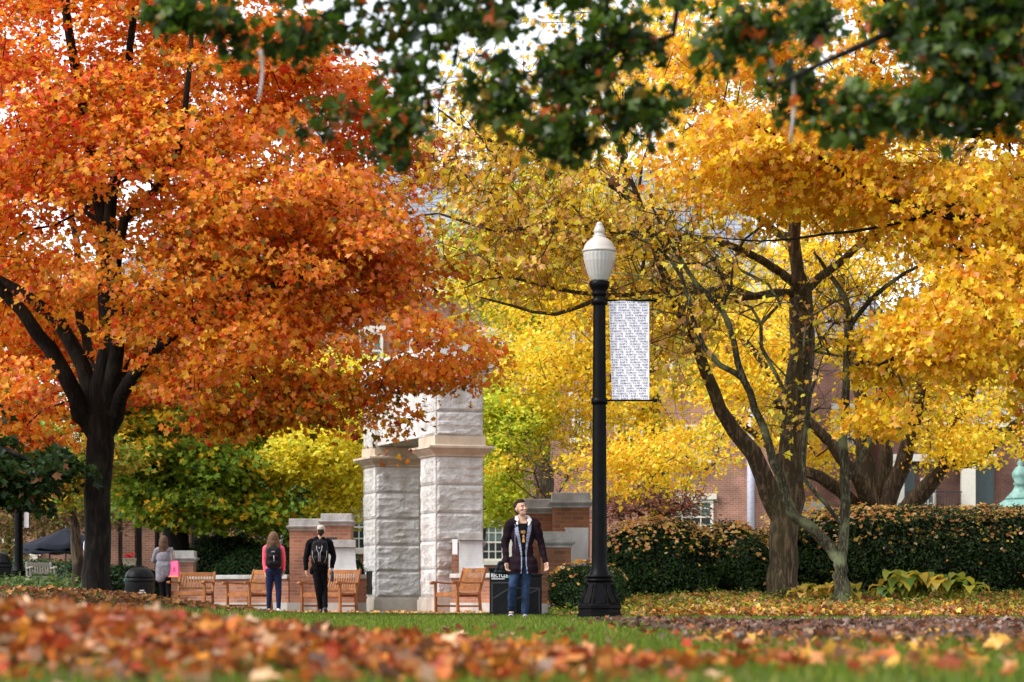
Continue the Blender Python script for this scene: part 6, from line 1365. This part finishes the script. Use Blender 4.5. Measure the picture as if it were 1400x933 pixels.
# one sheet to the horizon: fine near, coarse far
xs = np.concatenate([np.linspace(-900, -30, 12)[:-1], np.linspace(-30, 30, 200), np.linspace(30, 900, 12)[1:]])
ys = np.concatenate([[-60, -20], np.linspace(0, 90, 300), np.linspace(95, 1500, 14)])
X, Yg = np.meshgrid(xs, ys); Z = hz(X, Yg); v = np.stack([X, Yg, Z], -1).reshape(-1, 3); nx = len(xs); ny = len(ys)
i = (np.arange(ny - 1)[:, None] * nx + np.arange(nx - 1)[None, :]).ravel(); f = np.stack([i, i + 1, i + 1 + nx, i + nx], 1)
gm = fast_mesh('ground', v, f.ravel(), np.full(len(f), 4)); shade(gm); tag(link('ground', gm, GROUND), kind='structure')

# brick walk in front of the benches
PAVE = brick_mat('paving_brick', (.36, .15, .09), (.28, .11, .07), (.30, .25, .2), 1.0, .3)
m, n, out = _mat('paving'); L = n.links.new
tc = N(n, 'ShaderNodeTexCoord'); br = N(n, 'ShaderNodeTexBrick'); br.inputs['Scale'].default_value = 1
br.inputs['Brick Width'].default_value = .2; br.inputs['Row Height'].default_value = .1; br.inputs['Mortar Size'].default_value = .006
br.inputs['Color1'].default_value = (.42, .22, .15, 1); br.inputs['Color2'].default_value = (.34, .17, .12, 1); br.inputs['Mortar'].default_value = (.3, .26, .22, 1)
L(tc.outputs['Object'], br.inputs['Vector']); b = N(n, 'ShaderNodeBsdfPrincipled'); b.inputs['Roughness'].default_value = .8; L(br.outputs['Color'], b.inputs['Base Color']); L(b.outputs[0], out.inputs['Surface'])
PAVING = m
grid_sheet('brick_path', -9, 2.2, 47.6, 57.5, 60, 40, .012, PAVING)

# grass blades
def grass(name, n, area, hgt, wid, cols, dens=None, lean=.35):
    x0, x1, y0, y1 = area
    # more blades where a patch of ground shows larger in the photograph
    x = rng.uniform(x0, x1, n); y = y0 + (y1 - y0) * rng.random(n)
    if dens is not None: k = rng.random(n) < dens(x, y); x, y = x[k], y[k]
    m_ = len(x); z = hz(x, y); a = rng.uniform(0, 2 * np.pi, m_); h = hgt * rng.uniform(.5, 1.25, m_); w_ = wid * rng.uniform(.7, 1.3, m_)
    d = np.stack([np.cos(a), np.sin(a), 0 * a], 1); s_ = np.stack([-np.sin(a), np.cos(a), 0 * a], 1); b0 = np.stack([x, y, z], 1)
    ln = (lean * rng.uniform(0, 1.6, m_) * h)[:, None]
    up = np.array([0, 0, 1.])
    V = np.stack([b0 - s_ * w_[:, None] / 2, b0 + s_ * w_[:, None] / 2, b0 + up * h[:, None] * .6 + d * ln * .4 + s_ * w_[:, None] * .35,
                  b0 + up * h[:, None] + d * ln, b0 + up * h[:, None] * .6 + d * ln * .4 - s_ * w_[:, None] * .35], 1)
    fi = (np.arange(m_)[:, None] * 5 + np.arange(5)[None, :]).ravel()
    col = mixcols(cols, [1] * len(cols), m_, .2)
    me = fast_mesh(name, V.reshape(-1, 3), fi, np.full(m_, 5), np.repeat(col, 5, 0))
    return tag(link(name, me, leaf_mat('grass', .4, .015, .4)), kind='stuff')
def lawn_ok(x, y):
    path = (y > 47.3) & (x < 2.3)
    bed = (x > 1.4) & (y > 38.6)
    mulch = (y > 16.5) & (y < 31) & (np.sin(x * 3 + y) * .4 + x > 1.5)
    heap = (np.abs(y - 10.3) < .9) & (x < .1)
    bank = (x < -3.6 - .0 * y) & (y > 36)
    return ~path & ~bed, mulch, heap, bank
def lawn_d(x, y):
    ok, mul, hp, bank = lawn_ok(x, y); return np.where(ok, 1., 0.) * np.where(mul, .05, 1) * np.where(hp, .15, 1) * np.where(bank, .25, 1)
GC = [(.11, .19, .015), (.16, .25, .02), (.075, .125, .012), (.24, .25, .035)]
grass('grass', 150000, (-9, 8, 22, 47.4), .055, .012, GC, lawn_d)
grass('grass', 70000, (-3.6, 4.6, 7.2, 22), .055, .007, GC, lawn_d)
def left_d(x, y): return np.where((x < -7.0), 1., .0)
grass('grass', 16000, (-16, -5.5, 47, 62), .09, .018, [(.06, .12, .02), (.09, .15, .02)], lambda x, y: np.where(x < -6.2 - (y - 47) * .25, 1., 0.))

# fallen leaves
FALL = [(.42, .11, .022), (.42, .16, .045), (.27, .06, .02), (.52, .32, .18), (.46, .18, .022), (.11, .042, .018), (.33, .045, .018), (.20, .09, .04)]
FALLD = [(.20, .09, .04), (.34, .16, .06), (.12, .06, .035), (.42, .20, .06), (.26, .08, .04), (.5, .26, .08)]
def litter(name, x, y, size, cols, w_=None, lift=.015, tilt=.5, pile=0.0, shape=MAPLE, label=None):
    n = len(x); z = hz(x, y) + lift * rng.random(n) + pile * rng.random(n) ** 1.5
    nrm = np.stack([rng.normal(0, tilt, n), rng.normal(0, tilt, n), np.ones(n)], 1); tip = np.stack([rng.normal(0, 1, n), rng.normal(0, 1, n), rng.normal(0, .3, n)], 1)
    sz = size * np.clip(rng.normal(1, .25, n), .5, 1.6)
    col = mixcols(cols, w_ if w_ is not None else [1] * len(cols), n, .2)
    me = leaves(name, np.stack([x, y, z + .01], 1), nrm, tip, sz, col, shape, fold=.45, curl=.35)
    return tag(link(name, me, leaf_mat('leaf_fallen', .25, .02, .4)), kind='stuff')
n = 9500; x = rng.uniform(-3.0, 1.9, n); y = rng.normal(10.1, .85, n)
edge = np.interp(x, [-3, -2, -1.2, -.3, .4, 1, 1.9], [1, 1, .95, .75, .16, .03, .01]); k = rng.random(n) < edge
litter('fallen_leaves', x[k], y[k], .058, FALL, [1.6, 1.1, .9, .6, 1.0, 1.0, .6, .6], .02, .5, .034)
n = 520; x = rng.uniform(-3.5, 4.0, n); y = rng.uniform(8.0, 22, n)
litter('fallen_leaves', x, y, .055, FALL, None, .05, .6)
# dark leafy mulch strip on the right
n = 11000; x = rng.uniform(.7, 7, n); y = rng.uniform(16, 31, n); k = (np.sin(x * 3 + y) * .35 + x > .9 + (31 - y) * .02 + rng.random(n) * .9)
litter('fallen_leaves', x[k], y[k], .052, [(.10, .05, .03), (.16, .07, .035), (.06, .035, .025), (.20, .07, .03), (.13, .08, .06), (.24, .16, .13)], None, .03, .7, .03)
n = 1100; x = rng.uniform(1.2, 7.5, n); y = rng.uniform(10, 19, n)
litter('fallen_leaves', x, y, .055, [(.5, .2, .05), (.25, .1, .04), (.6, .32, .05), (.2, .09, .04)], None, .05, .7)
# leaf bank under the big maple
n = 9000; x = rng.uniform(-13, -3.4, n); y = rng.uniform(35.5, 49, n); k = rng.random(n) < sst(-3.6, -5.6, x)
litter('fallen_leaves', x[k], y[k], .062, FALLD, [1, 1, .8, .8, .8, .4], .02, .5, .04)
n = 1500; x = rng.uniform(-7, 2, n); y = rng.uniform(49, 58, n); k = rng.random(n) < .35 + .65 * sst(55, 57.5, y)
litter('fallen_leaves', x[k], y[k], .06, [(.62, .38, .12), (.5, .22, .07), (.66, .48, .2)], None, .02, .4)
# leaves on the planting bed, and low groundcover between them
n = 9000; x = rng.uniform(.7, 9.6, n); y = rng.uniform(38.2, 44.3, n); k = rng.random(n) < sst(1.0, 3.4, x) * .9 + .1
litter('fallen_leaves', x[k], y[k], .062, [(.56, .27, .05), (.46, .13, .035), (.60, .38, .15), (.26, .10, .04), (.60, .40, .05)], None, .06, .9, .07)
def cover(name, n, area, cols, size, h, dens=None):
    x = rng.uniform(area[0], area[1], n); y = rng.uniform(area[2], area[3], n)
    if dens is not None: k = rng.random(n) < dens(x, y); x, y = x[k], y[k]
    m_ = len(x); z = hz(x, y) + h * rng.random(m_) ** .7 * (.6 + .5 * np.sin(x * 5.1) * np.sin(y * 3 + x * 2))
    nrm = np.stack([rng.normal(0, .7, m_), rng.normal(-.3, .7, m_), np.ones(m_)], 1); tip = rng.normal(0, 1, (m_, 3))
    me = leaves(name, np.stack([x, y, z + .02], 1), nrm, tip, size * rng.uniform(.6, 1.3, m_), mixcols(cols, [1] * len(cols), m_, .15), OVAL, .3)
    return tag(link(name, me, LEAF_DULL), kind='stuff')
cover('groundcover', 17000, (.6, 9.8, 38.8, 44.2), [(.10, .17, .02), (.20, .24, .03), (.07, .12, .015), (.40, .38, .05)], .045, .20)
cover('groundcover', 15000, (-18, -7.4, 49, 66), [(.035, .07, .015), (.06, .11, .02), (.10, .14, .03)], .10, .42, lambda x, y: np.where(x < -8.3 - (y - 50) * .19, 1., 0.))

# ================================================================= hedges and shrubs
def shrub(name, label, cat, c, rx, ry, h, n, size, cols, w_=None, seed=1, square=.0, fall=0, group=None, lump=.10, z0=None, fallcols=None):
    """clipped or loose shrub: solid core inside, painted near-black for depth, leaves through the outer shell"""
    r2 = np.random.default_rng(seed); cx, cy_ = c; zz = hzs(cx, cy_) if z0 is None else z0
    root = empty(name, (cx, cy_, zz), 0, label, cat, group)
    e = 2.0 + square * 6
    def radius(d):   # superellipsoid + lumps
        p = (np.abs(d[:, 0]) ** e + np.abs(d[:, 1]) ** e + np.abs(d[:, 2]) ** e) ** (-1 / e)
        l = np.zeros(len(d))
        for q in range(7):
            kx = r2.normal(0, 1, 3) * (3.5 if rx < 2 else 5.5); l += np.sin(d @ kx * (1 if rx < 2 else 1.6) + r2.uniform(0, 6)) / 3.2
        for q in range(6):
            kx = r2.normal(0, 1, 3) * (15 if rx < 2 else 34); l += np.sin(d @ kx + r2.uniform(0, 6)) / 5.5 * (.7 if rx < 2 else 1.)
        return p * (1 + lump * l)
    st = r2.bit_generator.state
    # near-black core, inner shade put into its colour, a lumpy closed body
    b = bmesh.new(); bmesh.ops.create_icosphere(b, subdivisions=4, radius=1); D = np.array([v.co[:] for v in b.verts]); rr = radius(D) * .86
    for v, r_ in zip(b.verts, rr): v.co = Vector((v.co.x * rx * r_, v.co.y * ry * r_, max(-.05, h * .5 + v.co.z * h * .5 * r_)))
    me = bpy.data.meshes.new('branches'); b.to_mesh(me); b.free(); shade(me); link('branches', me, plain('shrub_dark_core', (.008, .011, .005), .95, spec=.05), root)
    r2.bit_generator.state = st
    d = unit(r2.normal(0, 1, (n, 3))); d[:, 1] = np.where(r2.random(n) < .7, -np.abs(d[:, 1]), d[:, 1])
    r_ = radius(d) * (1 - .17 * r2.random(n) ** 1.6 + .05 * (r2.random(n) < .2) * r2.random(n))
    pos = d * r_[:, None] * np.array([rx, ry, h * .5]); pos[:, 2] += h * .5; k = pos[:, 2] > -.02; pos, d = pos[k], d[k]
    pos += r2.normal(0, size * .5, pos.shape)
    nr = unit(d + r2.normal(0, .65, d.shape) + np.array([0, 0, .3])); tip = unit(d + r2.normal(0, .8, d.shape))
    col = mixcols(cols, w_ if w_ is not None else [1] * len(cols), len(pos), .2)
    lm = leaves('foliage', pos, nr, tip, size * r2.uniform(.6, 1.3, len(pos)), col, OVAL, .25)
    link('foliage', lm, LEAF_DEEP, root)
    if fall:
        r2.bit_generator.state = st
        d = unit(r2.normal(0, 1, (fall * 5, 3))); d[:, 1] = -np.abs(d[:, 1]) * .8; d = unit(d)
        pos = d * (radius(d) * 1.0)[:, None] * np.array([rx, ry, h * .5]); pos[:, 2] += h * .5
        k = r2.random(len(d)) < np.clip(.04 + 1.0 * d[:, 2], .03, 1) ** 1.3; k &= pos[:, 2] > .1; pos, d = pos[k], d[k]
        nr = unit(d + np.array([0, 0, .8]) + r2.normal(0, .5, d.shape))
        fc = fallcols or [(.75, .48, .16), (.72, .36, .10), (.78, .58, .30), (.62, .24, .08), (.74, .5, .07)]
        lm = leaves('fallen_leaves', pos + d * .025 + np.array([cx, cy_, zz]), nr, r2.normal(0, 1, pos.shape), .058 * r2.uniform(.6, 1.3, len(pos)), mixcols(fc, [1] * len(fc), len(pos), .15), MAPLE, .4, .3)
        tag(link('fallen_leaves', lm, leaf_mat('leaf_fallen', .25, .02, .4)), kind='stuff')
    return root
YEW = [(.017, .042, .009), (.032, .070, .012), (.008, .022, .006), (.050, .095, .018)]
HOL = [(.020, .055, .010), (.035, .085, .014), (.012, .03, .008)]
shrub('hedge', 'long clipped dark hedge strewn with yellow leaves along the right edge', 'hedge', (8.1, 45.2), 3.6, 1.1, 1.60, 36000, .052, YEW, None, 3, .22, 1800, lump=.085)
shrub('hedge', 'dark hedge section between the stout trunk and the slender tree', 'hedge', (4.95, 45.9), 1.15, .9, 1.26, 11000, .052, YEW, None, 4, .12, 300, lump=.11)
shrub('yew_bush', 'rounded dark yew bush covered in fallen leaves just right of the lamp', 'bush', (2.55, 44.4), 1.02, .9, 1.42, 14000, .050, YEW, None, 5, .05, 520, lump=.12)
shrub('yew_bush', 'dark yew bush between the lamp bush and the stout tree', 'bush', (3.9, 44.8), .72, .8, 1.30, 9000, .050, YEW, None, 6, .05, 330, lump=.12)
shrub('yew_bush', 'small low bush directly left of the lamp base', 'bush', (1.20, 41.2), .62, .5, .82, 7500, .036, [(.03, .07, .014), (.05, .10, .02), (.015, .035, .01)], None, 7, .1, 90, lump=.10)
shrub('holly_bush', 'bright green bush behind the low brick wall', 'bush', (-6.35, 63.5), 1.15, .9, 1.45, 9000, .06, HOL, None, 8, .1, 0, lump=.12)
shrub('holly_bush', 'dark spreading bush between the grey-cardigan woman and the tall pier', 'bush', (-7.25, 66.5), 1.35, 1.0, 2.0, 8000, .065, YEW, None, 9, .1, 0, lump=.12)
shrub('holly_bush', 'dim rhododendron mass behind the domed bin', 'bush', (-10.6, 66.0), 1.9, 1.0, 1.0, 9000, .075, [(.018, .042, .012), (.03, .065, .018), (.01, .02, .008)], None, 10, .0, 0, lump=.14)
shrub('holly_bush', 'leafy green bush below the patio umbrellas', 'bush', (-13.2, 68.5), 2.6, 1.0, .95, 9000, .085, [(.03, .07, .016), (.05, .10, .025), (.015, .03, .01)], None, 11, .0, 0, lump=.14)
shrub('holly_bush', 'small green bush against the wall by the left scroll stone', 'bush', (-3.75, 60.8), .3, .35, 1.35, 1500, .05, HOL, None, 12, .0, 0, lump=.14)

# hostas and ferns in the bed
def blade_plant(name, label, x, y, kind, n, sc, cols, seed, group=None):
    r2 = np.random.default_rng(seed); z = hzs(x, y); root = empty(name, (x, y, z), 0, label, 'plant', group)
    for k in range(n):
        a = r2.uniform(0, 2 * np.pi); el = r2.uniform(.5, 1.3); L_ = sc * r2.uniform(.7, 1.15); mb = MB()
        dr = Vector((math.cos(a), math.sin(a), 0)); sd_ = Vector((-dr.y, dr.x, 0)); pts = []; m_ = 15 if kind == 'hosta' else 9
        if kind == 'hosta': el = r2.uniform(.85, 1.4); bl = r2.uniform(.4, .6)
        for i in range(m_):
            if kind == 'hosta':
                u = i / (m_ - 1); st_ = Vector((0, 0, 0)) + dr * (L_ * .55 * math.cos(el)) + Vector((0, 0, L_ * .72 * math.sin(el)))
                if u < .3: pts.append(st_ * (u / .3))
                else:
                    w2_ = (u - .3) / .7; pts.append(st_ + dr * (L_ * bl * math.sin(w2_ * 1.5)) + Vector((0, 0, L_ * (.16 * math.sin(w2_ * 2.2) - .62 * bl * w2_ ** 1.8))))
                continue
            u = i / (m_ - 1); pts.append(dr * (L_ * (u * math.cos(el) + .25 * u * u)) + Vector((0, 0, L_ * (math.sin(el) * u - .62 * u ** 2.4))))
        if kind == 'hosta':
            V = []; 
            for i, p_ in enumerate(pts):
                u = i / (m_ - 1); w_ = .0 + (.02 if u < .3 else .23 * L_ * math.sin(math.pi * min(1, (u - .28) / .72) ** .75) + .004)
                ru = .012 * math.sin(i * 2.2); V += [p_ + sd_ * w_ + Vector((0, 0, .25 * w_ + ru)), p_, p_ - sd_ * w_ + Vector((0, 0, .25 * w_ - ru))]
            mb.add(V, [(3 * i + j, 3 * i + j + 1, 3 * i + j + 4, 3 * i + j + 3) for i in range(m_ - 1) for j in (0, 1)], True)
        else:
            mb.tube(pts, [.004] * m_, 4)
            for i in range(2, m_):
                for h_ in (0, .5):
                    for s_ in (-1, 1):
                        p_ = pts[i] if h_ == 0 or i == m_ - 1 else pts[i].lerp(pts[i + 1], .5); u = (i + h_) / m_; l2 = L_ * .30 * math.sin(math.pi * min(1, u * 1.02)) + .01
                        e_ = p_ + sd_ * s_ * l2 + dr * l2 * .35; w2 = dr * .018
                        mb.add([p_ - w2, p_ + w2, e_], [(0, 1, 2)])
        c = Vector(cols[r2.integers(len(cols))]) * r2.uniform(.8, 1.2); mb_m = mb.mesh('leaf')
        at_ = mb_m.color_attributes.new('leafcol', 'FLOAT_COLOR', 'POINT'); at_.data.foreach_set('color', np.tile([*c, 1.], len(mb_m.vertices)).astype(np.float32))
        link('leaf', mb_m, LEAF, root)
    return root
HC = [(.22, .30, .03), (.55, .48, .05), (.10, .20, .03), (.62, .42, .05), (.35, .38, .05)]
hp = [(1232, 828, 20), (1262, 826, 22), (1290, 828, 18), (1212, 832, 14), (1318, 832, 10), (1128, 836, 14), (1100, 838, 12), (1160, 838, 10), (1246, 836, 16)]
hl = ['broad green and yellow hosta clump, tallest in the bed', 'yellowing hosta clump in the middle of the hosta group', 'hosta clump with yellow leaves at the right of the group', 'hosta clump at the left of the hosta group', 'small hosta rightmost in the planting bed',
      'peach-yellow hosta right of the stout trunk', 'withered hosta at the foot of the stout trunk', 'low hosta under the slender tree', 'low yellow hosta in front of the tall clump']
for (px, py, k), l_ in zip(hp, hl):
    Yp = 41.5; blade_plant('hosta', l_, PX(px, Yp), Yp + random.uniform(-.3, .3), 'hosta', k, .62 if k > 15 else .44, HC if px > 1190 else [(.66, .40, .10), (.55, .45, .06), (.3, .3, .05)], px, 'hostas in the planting bed')
for (px, l_) in ((1338, 'upright green fern near the right end of the bed'), (1075, 'green fern at the base of the stout trunk'), (985, 'thin fern in front of the yew bushes'), (1160, 'fern beside the slender tree base'), (1182, 'small fern left of the hostas')):
    blade_plant('fern', l_, PX(px, 42.3), 42.3 + random.uniform(-.2, .2), 'fern', 9, .55, [(.08, .17, .03), (.14, .22, .04)], px + 1, 'ferns in the planting bed')
